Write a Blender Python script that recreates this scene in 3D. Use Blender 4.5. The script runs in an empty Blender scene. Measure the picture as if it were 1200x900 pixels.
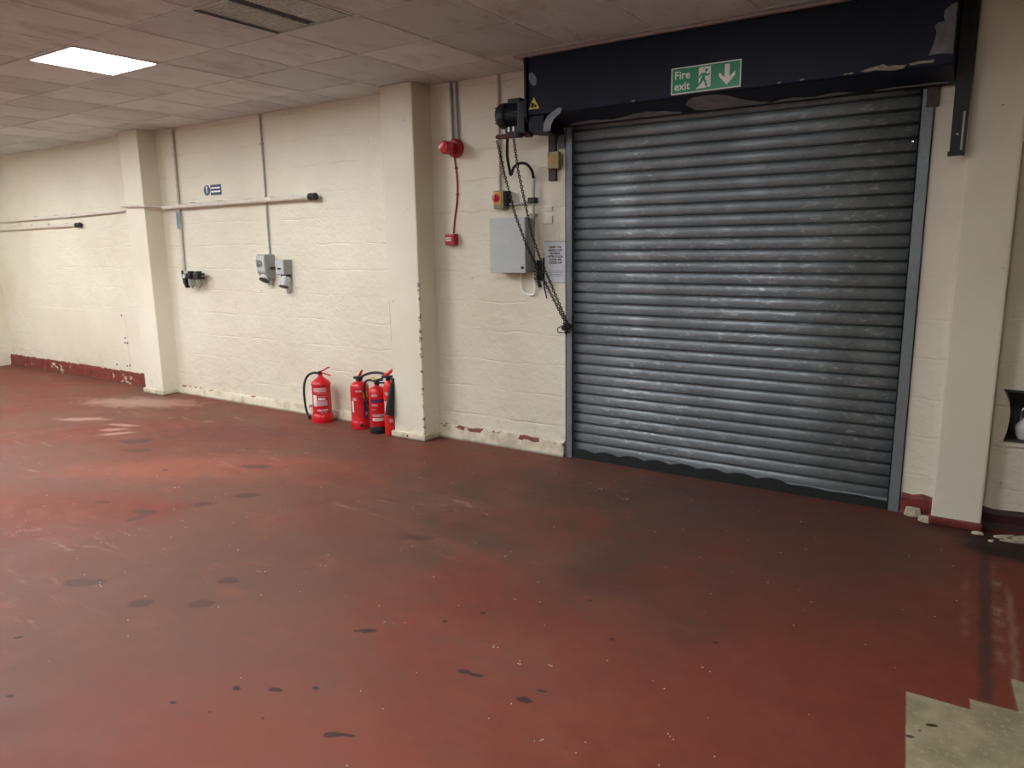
import bpy, bmesh, math, random
from mathutils import Vector, Matrix
random.seed(7)
PI = math.pi
scn = bpy.context.scene
COL = scn.collection

# ------------------------------------------------------------------ materials
def lin(c):
    return tuple(((v/255)/12.92 if v/255 <= .04045 else ((v/255+.055)/1.055)**2.4) for v in c) + (1.0,)

class NT:
    """tiny node-graph writer"""
    def __init__(s, name):
        s.m = bpy.data.materials.new(name); s.m.use_nodes = True
        s.t = s.m.node_tree; s.t.nodes.clear()
        s.out = s.t.nodes.new('ShaderNodeOutputMaterial')
        s.b = s.t.nodes.new('ShaderNodeBsdfPrincipled')
        s.t.links.new(s.b.outputs[0], s.out.inputs[0])
        s.tc = s.t.nodes.new('ShaderNodeTexCoord')
        s.obj = s.tc.outputs['Object']
        s._xyz = None
    def n(s, typ, **kw):
        nd = s.t.nodes.new(typ)
        for k, v in kw.items(): setattr(nd, k, v)
        return nd
    def L(s, a, b):
        if isinstance(a, (int, float)): b.default_value = a
        elif isinstance(a, tuple): b.default_value = a
        else: s.t.links.new(a, b)
    def xyz(s):
        if s._xyz is None:
            nd = s.n('ShaderNodeSeparateXYZ'); s.L(s.obj, nd.inputs[0]); s._xyz = nd.outputs
        return s._xyz
    def math(s, op, a, b=0.0, c=None, clamp=False):
        nd = s.n('ShaderNodeMath', operation=op); nd.use_clamp = clamp
        s.L(a, nd.inputs[0]); s.L(b, nd.inputs[1])
        if c is not None: s.L(c, nd.inputs[2])
        return nd.outputs[0]
    def noise(s, scale, detail=4, rough=.55, vec=None, stretch=None, off=None, dist=0):
        v = vec or s.obj
        if stretch or off:
            mp = s.n('ShaderNodeMapping'); s.L(v, mp.inputs[0])
            if stretch: mp.inputs['Scale'].default_value = stretch
            if off: mp.inputs['Location'].default_value = off
            v = mp.outputs[0]
        nd = s.n('ShaderNodeTexNoise'); s.L(v, nd.inputs['Vector'])
        nd.inputs['Scale'].default_value = scale; nd.inputs['Detail'].default_value = detail
        nd.inputs['Roughness'].default_value = rough; nd.inputs['Distortion'].default_value = dist
        return nd.outputs[0]
    def ramp(s, f, a, b, lo=0.0, hi=1.0):
        nd = s.n('ShaderNodeMapRange'); nd.clamp = True; nd.interpolation_type = 'SMOOTHSTEP'
        s.L(f, nd.inputs[0]); nd.inputs[1].default_value = a; nd.inputs[2].default_value = b
        nd.inputs[3].default_value = lo; nd.inputs[4].default_value = hi
        return nd.outputs[0]
    def mix(s, f, a, b, mode='MIX'):
        nd = s.n('ShaderNodeMix', data_type='RGBA', blend_type=mode)
        s.L(f, nd.inputs[0]); s.L(a, nd.inputs[6]); s.L(b, nd.inputs[7])
        return nd.outputs[2]
    def bump(s, h, strength=.3, dist=.01, prev=None):
        nd = s.n('ShaderNodeBump'); nd.inputs['Strength'].default_value = strength
        nd.inputs['Distance'].default_value = dist
        s.L(h, nd.inputs['Height'])
        if prev is not None: s.L(prev, nd.inputs['Normal'])
        return nd.outputs[0]
    def fin(s, color=None, rough=None, metal=None, normal=None, spec=None, **kw):
        if color is not None: s.L(color, s.b.inputs['Base Color'])
        if rough is not None: s.L(rough, s.b.inputs['Roughness'])
        if metal is not None: s.L(metal, s.b.inputs['Metallic'])
        if normal is not None: s.L(normal, s.b.inputs['Normal'])
        if spec is not None: s.L(spec, s.b.inputs['Specular IOR Level'])
        return s.m

def simple(name, rgb, rough=.5, metal=0, var=.12, scale=25, bump=0, spec=None, alpha=None, trans=None):
    t = NT(name); c = lin(rgb)
    d = tuple(v*(1-var*1.6) for v in c[:3]) + (1,)
    n = t.noise(scale, 4)
    col = t.mix(t.ramp(n, .35, .7), d, c)
    nm = t.bump(t.noise(scale*4, 3), bump, .004) if bump else None
    m = t.fin(col, rough, metal, nm, spec)
    if trans: t.b.inputs['Transmission Weight'].default_value = trans
    return m

def emis(name, rgb, strength):
    t = NT(name)
    t.b.inputs['Base Color'].default_value = lin(rgb)
    t.b.inputs['Emission Color'].default_value = lin(rgb)
    t.b.inputs['Emission Strength'].default_value = strength
    return t.m

M = {}
CREAM = (228, 222, 202)

def wall_mat(name, blocks=True, strength=.42, base=CREAM):
    t = NT(name); x, y, z = t.xyz()
    big = t.noise(.9, 4); mid = t.noise(5, 5, .6); fine = t.noise(45, 4, .6)
    c = lin(base)
    c2 = tuple(v*k for v, k in zip(c[:3], (.86, .84, .80))) + (1,)
    col = t.mix(t.ramp(big, .3, .75), c, c2)
    # pits and dirt specks
    sp = t.ramp(t.noise(28, 3, .5, off=(3, 1, 7)), .72, .76)
    sp2 = t.math('MULTIPLY', sp, t.ramp(t.noise(2.3, 2), .52, .62))
    col = t.mix(t.math('MULTIPLY', sp2, .55), col, lin((120, 108, 92)))
    # scuffed grime low down on the wall, ragged
    low = t.math('MULTIPLY', t.ramp(z, .55, .0), t.ramp(t.noise(7, 5, .7, stretch=(1, 1, 2)), .5, .72))
    col = t.mix(t.math('MULTIPLY', low, .35), col, lin((150, 138, 116)))
    h = None
    if blocks:
        # rough block coursing: bed joints every 0.225 m, perpends every 0.45 m in stretcher bond
        zz = t.math('ADD', z, t.math('MULTIPLY', t.math('SUBTRACT', t.noise(3.0, 3), .5), .06))
        cz = t.math('DIVIDE', zz, .232)
        fz = t.math('ABSOLUTE', t.math('SUBTRACT', t.math('FRACT', cz), .5))      # .5 at joints
        row = t.math('FLOOR', cz)
        cx = t.math('ADD', t.math('DIVIDE', t.math('ADD', x, y), .45), t.math('MULTIPLY', row, .5))
        fx = t.math('ABSOLUTE', t.math('SUBTRACT', t.math('FRACT', cx), .5))
        jz = t.ramp(fz, .455, .495); jx = t.math('MULTIPLY', t.ramp(fx, .475, .495), .35)
        j = t.math('MAXIMUM', jz, jx)
        j = t.math('MULTIPLY', j, t.ramp(t.noise(2.3, 5, .65, off=(5, 5, 5)), .42, .66))
        h1 = t.math('SUBTRACT', t.math('MULTIPLY', mid, .5), j)
        h = t.bump(h1, strength, .014)
        h = t.bump(t.noise(4.5, 6, .7, off=(8, 1, 2)), .5, .03, h)
        col = t.mix(t.math('MULTIPLY', j, .05), col, lin((150, 138, 118)))
        h = t.bump(fine, .25, .003, h)
        h = t.bump(t.noise(13, 3, .5, stretch=(.6, .6, 1.5)), .35, .008, h)
    else:
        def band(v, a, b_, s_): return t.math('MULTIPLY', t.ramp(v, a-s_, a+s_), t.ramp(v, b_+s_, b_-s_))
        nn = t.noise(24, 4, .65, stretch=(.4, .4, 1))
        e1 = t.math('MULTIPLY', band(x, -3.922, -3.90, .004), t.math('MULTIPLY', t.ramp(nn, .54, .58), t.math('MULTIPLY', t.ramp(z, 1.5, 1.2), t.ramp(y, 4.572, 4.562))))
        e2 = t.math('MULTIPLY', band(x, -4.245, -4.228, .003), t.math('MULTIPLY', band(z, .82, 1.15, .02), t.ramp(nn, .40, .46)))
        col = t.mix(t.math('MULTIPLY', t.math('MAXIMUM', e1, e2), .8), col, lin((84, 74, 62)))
        h = t.bump(mid, .25, .006); h = t.bump(fine, .15, .003, h)
    return t.fin(col, t.ramp(mid, .3, .7, .38, .6), 0, h)

M['wall'] = wall_mat('cream_painted_blockwork')
M['column'] = wall_mat('cream_painted_render', False)
M['board'] = simple('cream_painted_board', (216, 206, 188), .45, var=.05, scale=3)

def skirt_mat(name, red_bias, z0=.0, top=.11):
    t = NT(name); x, y, z = t.xyz()
    n = t.noise(16, 5, .65, stretch=(.55, .55, 1)); n2 = t.noise(3.2, 3, .5, off=(2, 0, 0))
    cream = t.mix(t.ramp(t.noise(9, 4), .4, .7), lin((214, 204, 180)), lin((176, 164, 138)))
    red = t.mix(t.ramp(t.noise(20, 3), .4, .7), lin((122, 46, 38)), lin((88, 34, 30)))
    topz = t.ramp(z, top-.045, top-.015)
    f = t.math('ADD', t.math('MULTIPLY', n, .75), t.math('ADD', t.math('MULTIPLY', topz, .17), t.math('MULTIPLY', n2, .35)))
    msk = t.ramp(f, .728-red_bias, .748-red_bias)
    col = t.mix(msk, cream, red)
    dirt = t.math('MULTIPLY', t.ramp(z, .025, .0), .75)
    col = t.mix(dirt, col, lin((62, 48, 42)))
    h = t.bump(t.math('MULTIPLY', msk, -1.0), .5, .004); h = t.bump(n, .6, .012, h)
    return t.fin(col, .5, 0, h)
M['skirt_cream'] = skirt_mat('cream_skirting_with_flaked_red_paint', 0.0)
M['skirt_red'] = skirt_mat('red_skirting_with_cream_overpaint', .29, top=.16)
M['skirt_dark'] = simple('dark_red_skirting', (62, 20, 20), .5, var=.35, scale=14, bump=.4)

def floor_mat():
    t = NT('red_floor_paint'); x, y, z = t.xyz()
    wob = t.noise(1.1, 4, .6)
    n1 = t.noise(.55, 5, .6, dist=.6); n2 = t.noise(2.2, 6, .65, dist=.4); n3 = t.noise(9, 5, .7); n4 = t.noise(60, 3, .6)
    red = lin((115, 52, 37)); red_b = lin((106, 46, 34)); brown = lin((102, 70, 56)); grey = lin((88, 66, 56))
    col = t.mix(t.ramp(n3, .3, .7), red, red_b)
    # worn brown film, weaker at the right (x > -1)
    leftw = t.ramp(x, .2, -3.2, .12, 1.0)
    f = t.math('MULTIPLY', t.ramp(n1, .34, .6), leftw)
    col = t.mix(t.math('MULTIPLY', f, .75), col, brown)
    f2 = t.math('MULTIPLY', t.ramp(n2, .42, .68), leftw)
    col = t.mix(t.math('MULTIPLY', f2, .40), col, lin((116, 82, 67)))
    shared = {}
    def shared_noise(scale):
        if scale not in shared: shared[scale] = t.noise(scale, 4, .6, off=(scale*1.3, 2.1, 0))
        return shared[scale]
    def ell(cx, cy, rx, ry, rot=0, soft=.4, wobble=.35, scale=2.0):
        dx = t.math('SUBTRACT', x, cx); dy = t.math('SUBTRACT', y, cy)
        c, s_ = math.cos(rot), math.sin(rot)
        u = t.math('DIVIDE', t.math('ADD', t.math('MULTIPLY', dx, c), t.math('MULTIPLY', dy, s_)), rx)
        v = t.math('DIVIDE', t.math('SUBTRACT', t.math('MULTIPLY', dy, c), t.math('MULTIPLY', dx, s_)), ry)
        r = t.math('SQRT', t.math('ADD', t.math('MULTIPLY', u, u), t.math('MULTIPLY', v, v)))
        w = shared_noise(scale)
        r = t.math('ADD', r, t.math('MULTIPLY', t.math('SUBTRACT', w, .5), wobble*2))
        return t.ramp(r, 1.0+soft/2, 1.0-soft/2)
    def put(c, m, a, rgb): return t.mix(t.math('MULTIPLY', m, a), c, lin(rgb))
    # broad dirt in front of the shutter
    blot = t.ramp(t.noise(1.5, 6, .62, off=(2, 6, 0), dist=.5), .34, .62, .35, 1.0)
    def putb(c, m, a, rgb): return put(c, t.math('MULTIPLY', m, blot), a, rgb)
    col = putb(col, ell(-1.85, 3.65, 1.35, .95, .1, 1.3, .7, 1.6), .85, (74, 58, 48))
    col = putb(col, ell(-.75, 4.0, .8, .6, .3, 1.3, .6, 2), .5, (84, 58, 50))
    col = put(col, ell(-1.3, 4.35, 1.3, .5, 0, 1.0, .4, 2), .55, (80, 62, 54))
    col = putb(col, ell(-1.25, 3.0, .5, .35, .4, .9, .5, 3), .45, (70, 48, 42))
    col = putb(col, ell(-2.9, 2.35, .75, .4, .5, 1.0, .6, 2.5), .35, (84, 64, 56))
    col = putb(col, ell(-3.6, 3.9, .9, .25, -.2, .9, .6, 3), .45, (86, 60, 50))
    # cleaner orange-red and dark damp patch at the left
    col = put(col, ell(-4.9, 3.1, .95, .3, .6, 1.0, .5, 2.5), .55, (144, 78, 58))
    col = put(col, ell(-5.62, 3.85, .64, .27, .55, .22, .42, 2.4), .62, (98, 54, 46))
    col = put(col, ell(-1.6, 1.15, 1.1, .45, .1, 1.0, .5, 3), .5, (128, 60, 46))
    # streaky trafficked mottling
    m1 = t.ramp(t.noise(3.2, 7, .68, stretch=(.5, 1.3, 1), off=(5, 2, 0), dist=.9), .47, .66)
    col = put(col, t.math('MULTIPLY', m1, leftw), .42, (98, 66, 58))
    m2 = t.ramp(t.noise(2.7, 7, .66, stretch=(.6, 1.2, 1), off=(11, 7, 0), dist=.7), .52, .70)
    col = put(col, t.math('MULTIPLY', m2, leftw), .40, (134, 76, 58))
    m3 = t.ramp(t.noise(15, 5, .75, stretch=(.5, 1.2, 1), off=(1, 7, 0), dist=.5), .55, .72)
    col = put(col, t.math('MULTIPLY', m3, leftw), .28, (96, 62, 54))
    # pale scuffs
    sc = t.ramp(t.noise(6, 6, .75, stretch=(.35, 1.6, 1), dist=.8), .56, .70)
    for a in ((-8.0, 3.9, .8, .3, .5), (-6.9, 3.0, .5, .35, .6), (-5.5, 4.25, .9, .22, .3), (-6.5, 4.15, .8, .2, .3), (-4.6, 3.55, .7, .25, .3),
              (-6.0, 2.5, .7, .22, .3), (-4.2, 1.9, .6, .2, .4), (-3.9, 1.35, .5, .2, .2), (-3.1, 3.3, .6, .25, .1), (-1.9, 4.25, .4, .14, 0)):
        col = put(col, t.math('MULTIPLY', ell(*a, soft=.9, wobble=.5, scale=4), sc), .5, (178, 142, 128))
    for a in ((-7.55, 4.22, .6, .2, .35), (-6.62, 3.42, .10, .05, .6), (-6.72, 3.56, .16, .035, .3), (-6.45, 3.36, .14, .04, .9), (-7.3, 3.5, .22, .06, .5)):
        col = put(col, ell(*a, soft=1.1, wobble=1.1, scale=7), .42, (190, 156, 140))
    # footprints and oil spots
    spots = [(-3.671, 1.64, .075, .04, .5), (-3.60, 1.70, .04, .03, .2), (-3.201, 1.684, .05, .035, .7), (-2.956, 1.827, .055, .035, .5), (-4.335, 2.374, .085, .035, .3), (-4.27, 2.28, .06, .03, 1.1),
             (-4.75, 2.33, .06, .02, .4), (-2.62, 2.95, .09, .035, .4), (-4.55, 3.35, .12, .045, .5), (-4.05, 2.9, .08, .04, .6), (-4.15, 2.65, .07, .035, .8),
             (-6.05, 3.3, .14, .06, .5), (-5.75, 3.15, .12, .05, .5), (-3.05, 2.05, .05, .03, .3)]
    for sx, sy, rx, ry, ro in spots:
        col = put(col, ell(sx, sy, rx*1.05, ry*1.1, ro, .7, .75, 11), .66, (66, 44, 40))
    black = [(-2.132, 2.062, .05, .016, .55), (-1.593, 2.04, .026, .015, .3), (-1.54, 2.045, .03, .01, .3), (-1.303, 2.012, .03, .016, .3), (-1.28, 2.09, .022, .008, .2), (-1.745, 1.505, .03, .016, .6), (-1.70, 1.53, .03, .008, .3),
             (-3.353, 1.235, .022, .009, 1.0), (-2.0, 1.66, .014, .01, 0), (-1.55, 1.22, .02, .016, 0), (-1.52, 1.14, .018, .012, 0), (-2.37, 1.32, .012, .01, 0), (-2.92, 1.02, .016, .01, .3),
             (-1.8, 2.45, .012, .01, 0), (-1.9, 2.3, .012, .009, 0), (-1.22, 2.55, .012, .01, 0), (-.85, 2.75, .012, .009, 0), (-1.45, 2.8, .014, .008, 0), (-5.05, 2.95, .03, .012, .2), (-2.25, 1.5, .02, .012, 0), (-2.12, 1.57, .03, .012, .3)]
    for sx, sy, rx, ry, ro in black:
        col = put(col, ell(sx, sy, rx, ry, ro, .5, .8, 34), .85, (42, 32, 30))
    tiny = t.math('MULTIPLY', t.ramp(t.noise(26, 2, .4, off=(9, 4, 0)), .76, .78), t.ramp(t.noise(1.3, 2, .5, off=(1, 8, 0)), .5, .6))
    col = put(col, tiny, .6, (56, 36, 32))
    # filled channel running out from the wall
    def band(v, a, b, s_): return t.math('MULTIPLY', t.ramp(v, a-s_, a+s_), t.ramp(v, b+s_, b-s_))
    xs = t.math('ADD', x, t.math('MULTIPLY', t.math('SUBTRACT', y, 4.42), .032))
    xw = t.math('ADD', xs, t.math('MULTIPLY', t.math('SUBTRACT', t.noise(7, 4, .6), .5), .05))
    ch = t.math('MULTIPLY', band(xw, .012, .055, .014), band(y, 2.86, 4.75, .05))
    ch2 = t.math('MULTIPLY', band(xw, .115, .14, .015), band(y, 2.86, 3.9, .1))
    scf = t.math('MULTIPLY', band(xw, -.055, -.03, .02), t.math('MULTIPLY', band(y, 3.3, 4.0, .1), t.ramp(t.noise(5, 4, .6, off=(2, 9, 0)), .4, .65)))
    scf2 = t.math('MULTIPLY', band(xw, .06, .10, .015), t.math('MULTIPLY', band(y, 3.2, 4.1, .2), t.ramp(t.noise(5.5, 6, .75, off=(3, 1, 0)), .42, .72)))
    col = put(col, t.math('MAXIMUM', ch2, scf), .35, (160, 130, 112))
    col = put(col, scf2, .42, (178, 160, 140))
    col = put(col, ch, .8, (64, 46, 38))
    col = put(col, ell(.2, 4.5, .28, .20, .3, .5, .4, 8), .92, (34, 27, 24))
    col = put(col, ell(-.1, 4.62, .25, .12, 0, .9, .4, 8), .6, (62, 42, 36))
    # bare concrete patch with a stepped edge
    xj = t.math('ADD', t.math('ADD', x, t.math('MULTIPLY', t.math('SUBTRACT', y, 2.79), .10)), t.math('MULTIPLY', t.math('SUBTRACT', t.noise(16, 3), .5), .006))
    yj = t.math('ADD', y, t.math('MULTIPLY', t.math('SUBTRACT', t.noise(9, 3, off=(4, 0, 0)), .5), .012))
    def step(v, a): return t.ramp(v, a-.004, a+.004)
    inv = lambda v: t.math('SUBTRACT', 1.0, v)
    p1 = t.math('MULTIPLY', step(xj, -.163), inv(step(yj, 2.79)))
    p2 = t.math('MULTIPLY', step(xj, .037), inv(step(yj, 2.86)))
    p3 = t.math('MULTIPLY', step(xj, .182), inv(step(yj, 3.08)))
    pm = t.math('MAXIMUM', p1, t.math('MAXIMUM', p2, p3))
    cc = t.mix(t.ramp(t.noise(5, 5, .6), .35, .65), lin((160, 148, 118)), lin((130, 121, 94)))
    cc = t.mix(t.math('MULTIPLY', t.ramp(t.noise(40, 3), .5, .7), .3), cc, lin((196, 184, 154)))
    for sx, sy, rx in ((-.125, 2.52, .011), (-.075, 2.62, .010), (-.065, 2.625, .011), (-.10, 2.57, .005)):
        cc = put(cc, ell(sx, sy, rx*1.2, rx*.8, .3, .3, .2, 30), .9, (40, 34, 26))
    col = t.mix(pm, col, cc)
    rough = t.ramp(n2, .3, .7, .58, .74)
    h = t.bump(n3, .10, .006); h = t.bump(n4, .08, .002, h); h = t.bump(pm, -.4 if False else .3, .002, h)
    return t.fin(col, rough, 0, h, spec=.28)
M['floor'] = floor_mat()

def ceil_mat():
    t = NT('stained_ceiling_tile'); x, y, z = t.xyz()
    ix = t.math('FLOOR', t.math('DIVIDE', t.math('ADD', x, 2.45), .6)); iy = t.math('FLOOR', t.math('DIVIDE', t.math('SUBTRACT', y, 2.52), .605))
    cb = t.n('ShaderNodeCombineXYZ'); t.L(ix, cb.inputs[0]); t.L(iy, cb.inputs[1])
    wn = t.n('ShaderNodeTexWhiteNoise', noise_dimensions='3D'); t.L(cb.outputs[0], wn.inputs['Vector'])
    col = t.mix(wn.outputs[0], lin((216, 224, 226)), lin((190, 198, 200)))
    st = t.ramp(t.noise(2.4, 5, .65, stretch=(1.6, .8, 1), dist=.7), .46, .72)
    col = t.mix(t.math('MULTIPLY', st, .4), col, lin((140, 134, 130)))
    st2 = t.ramp(t.noise(5, 6, .7, stretch=(2.5, .6, 1), off=(3, 3, 0), dist=1.0), .58, .72)
    col = t.mix(t.math('MULTIPLY', st2, .35), col, lin((110, 96, 92)))
    h = t.bump(t.noise(80, 3), .15, .002)
    return t.fin(col, .8, 0, h)
M['ceil'] = ceil_mat()
M['tbar'] = simple('dull_ceiling_grid_bar', (206, 202, 202), .6, var=.3, scale=8)
M['trim'] = simple('pinkish_edge_angle', (186, 176, 176), .6, var=.1)

def galv(name, c1, c2, streak=True, metal=.3):
    t = NT(name); x, y, z = t.xyz()
    v = t.n('ShaderNodeTexVoronoi'); v.inputs['Scale'].default_value = 55; t.L(t.obj, v.inputs['Vector'])
    n = t.noise(3.0, 5, .6)
    col = t.mix(t.ramp(n, .3, .7), lin(c1), lin(c2))
    col = t.mix(t.math('MULTIPLY', v.outputs['Distance'], .35), col, lin((150, 156, 158)))
    if streak:
        s = t.math('MULTIPLY', t.ramp(t.noise(30, 3, .6, stretch=(.55, 1, 1.6)), .54, .72), t.ramp(t.noise(1.4, 4, .6, off=(7, 0, 0)), .40, .62))
        col = t.mix(t.math('MULTIPLY', s, .65), col, lin((206, 214, 218)))
        fr = t.math('FRACT', t.math('DIVIDE', t.math('SUBTRACT', z, .045), .0752))
        gj = t.math('MAXIMUM', t.ramp(fr, .155, .11), t.ramp(fr, .94, .98))
        col = t.mix(t.math('MULTIPLY', gj, .66), col, lin((30, 31, 32)))
        g = t.ramp(t.noise(6, 5, .7, off=(0, 0, 9)), .55, .75)
        col = t.mix(t.math('MULTIPLY', g, .35), col, lin((60, 60, 58)))
    return t.fin(col, t.ramp(n,   .3, .7, .34, .5), metal)
M['slat'] = galv('galvanised_slats', (140, 149, 152), (108, 115, 118))
M['guide'] = galv('galvanised_guide', (124, 133, 137), (106, 114, 118), False, .3)
M['seal'] = simple('black_rubber_seal', (30, 31, 32), .6, var=.3)

def navy():
    t = NT('navy_painted_steel')
    n = t.noise(2.5, 5); n2 = t.noise(30, 4, .7)
    col = t.mix(t.ramp(n, .3, .7), lin((16, 25, 50)), lin((11, 17, 35)))
    col = t.mix(t.math('MULTIPLY', t.ramp(n2, .66, .72), .25), col, lin((60, 62, 70)))
    return t.fin(col, .5, .0, t.bump(n, .15, .01), spec=.28)
M['navy'] = navy()
M['black'] = simple('black_metal', (26, 27, 31), .45, .2, .3)
M['blackpaint'] = simple('dark_purple_brown_steel', (34, 26, 30), .5, .2, .35, 12, .3)
M['peel'] = simple('peeled_grey_paint', (122, 122, 126), .55, var=.25, scale=14)
M['peel_brightened'] = simple('peeled_grey_paint_brightened', (150, 158, 166), .55, var=.2, scale=14)  # same peeled grey, lightened in colour to offset the shade under the housing
M['chip'] = simple('pale_paint_chip', (166, 160, 140), .6, var=.3, scale=40)
M['motor'] = simple('dark_blue_grey_motor_casing', (36, 42, 50), .5, .2, .2, 30)
M['redbar'] = simple('dark_red_paint', (92, 30, 34), .5, var=.35)
M['chain'] = simple('dull_dark_chain_steel', (62, 58, 52), .4, .6, .3)
M['cable'] = simple('black_rubber_hose', (24, 24, 26), .5)
M['green'] = simple('exit_sign_green', (4, 152, 104), .35, var=.04)
M['white'] = simple('white_plastic', (246, 248, 238), .4, var=.02)
M['paper'] = simple('white_paper', (214, 218, 222), .6, var=.04)
M['ink'] = simple('black_ink', (24, 24, 28), .6)
M['inkgrey'] = simple('grey_ink', (110, 112, 118), .6)
M['yellow'] = simple('warning_yellow', (228, 204, 70), .4, var=.06)
M['red'] = simple('gloss_red_extinguisher_paint', (202, 24, 34), .28, var=.12, scale=10)
M['redplastic'] = simple('red_plastic', (170, 16, 36), .35, var=.12)
M['redlens'] = simple('red_lens', (206, 24, 46), .15, var=.05)
M['label_pink'] = simple('printed_label_pale', (226, 176, 176), .45, var=.25, scale=120)
M['label_white'] = simple('printed_label_white', (232, 222, 214), .45, var=.1)
M['label_blue'] = simple('printed_label_blue', (74, 44, 92), .45, var=.1)
M['label_yellow'] = simple('yellow_sticker', (226, 160, 40), .45, var=.1)
M['greybox'] = simple('light_grey_plastic', (184, 190, 188), .42, var=.05, scale=6)
M['greyside'] = simple('grey_plastic', (158, 160, 154), .45, var=.08, scale=8)
M['conduit'] = simple('galvanised_conduit', (174, 170, 164), .45, .05, .1)
M['creampipe'] = simple('cream_painted_pipe', (220, 212, 198), .45, var=.08)
M['olive'] = simple('aged_olive_plastic', (140, 134, 92), .5, var=.15)
M['orange'] = simple('orange_yellow_plate', (226, 146, 48), .45, var=.1)
M['redknob'] = simple('red_knob', (206, 40, 40), .35)
M['brown'] = simple('brown_stained_metal', (86, 66, 56), .6, var=.35, scale=20)
M['aged'] = simple('yellowed_plastic', (186, 168, 128), .5, var=.2, scale=14)
M['amber'] = simple('amber_sticker', (206, 160, 70), .5, var=.2, scale=60)
M['signblue'] = simple('mandatory_sign_blue', (28, 48, 100), .4, var=.06)
M['paleblue'] = simple('pale_blue_tape', (126, 164, 180), .5, var=.15, scale=60)
M['darkgrey'] = simple('dark_grey_paint', (66, 64, 62), .55, var=.12, scale=10)
M['jug'] = simple('glossy_white_ceramic', (236, 234, 238), .18, var=.04)
M['chrome'] = simple('bright_metal', (200, 200, 204), .15, 1.0, .05)
M['grille'] = simple('grey_grille_metal', (196, 204, 200), .5, .0, .15, 30)
M['backgrey'] = simple('grille_backing_grey', (150, 158, 156), .7, var=.2)
M['void'] = simple('dark_void', (34, 38, 42), .8)
M['lampframe'] = simple('white_lamp_frame', (214, 206, 200), .5)
M['lamp'] = emis('lit_diffuser', (247, 250, 255), 47.0)
M['added_tubelamp'] = emis('added_lit_tube', (226, 240, 255), 46.0)
M['plaster'] = simple('cream_plaster_flake', (206, 196, 168), .8, var=.25, scale=30, bump=.5)
M['grit'] = simple('pale_grit', (206, 190, 168), .7)
def bowl():
    t = NT('cloudy_plastic_bowl'); t.b.inputs['Transmission Weight'].default_value = .5
    return t.fin(lin((176, 178, 160)), .25)
M['bowl'] = bowl()

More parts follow.
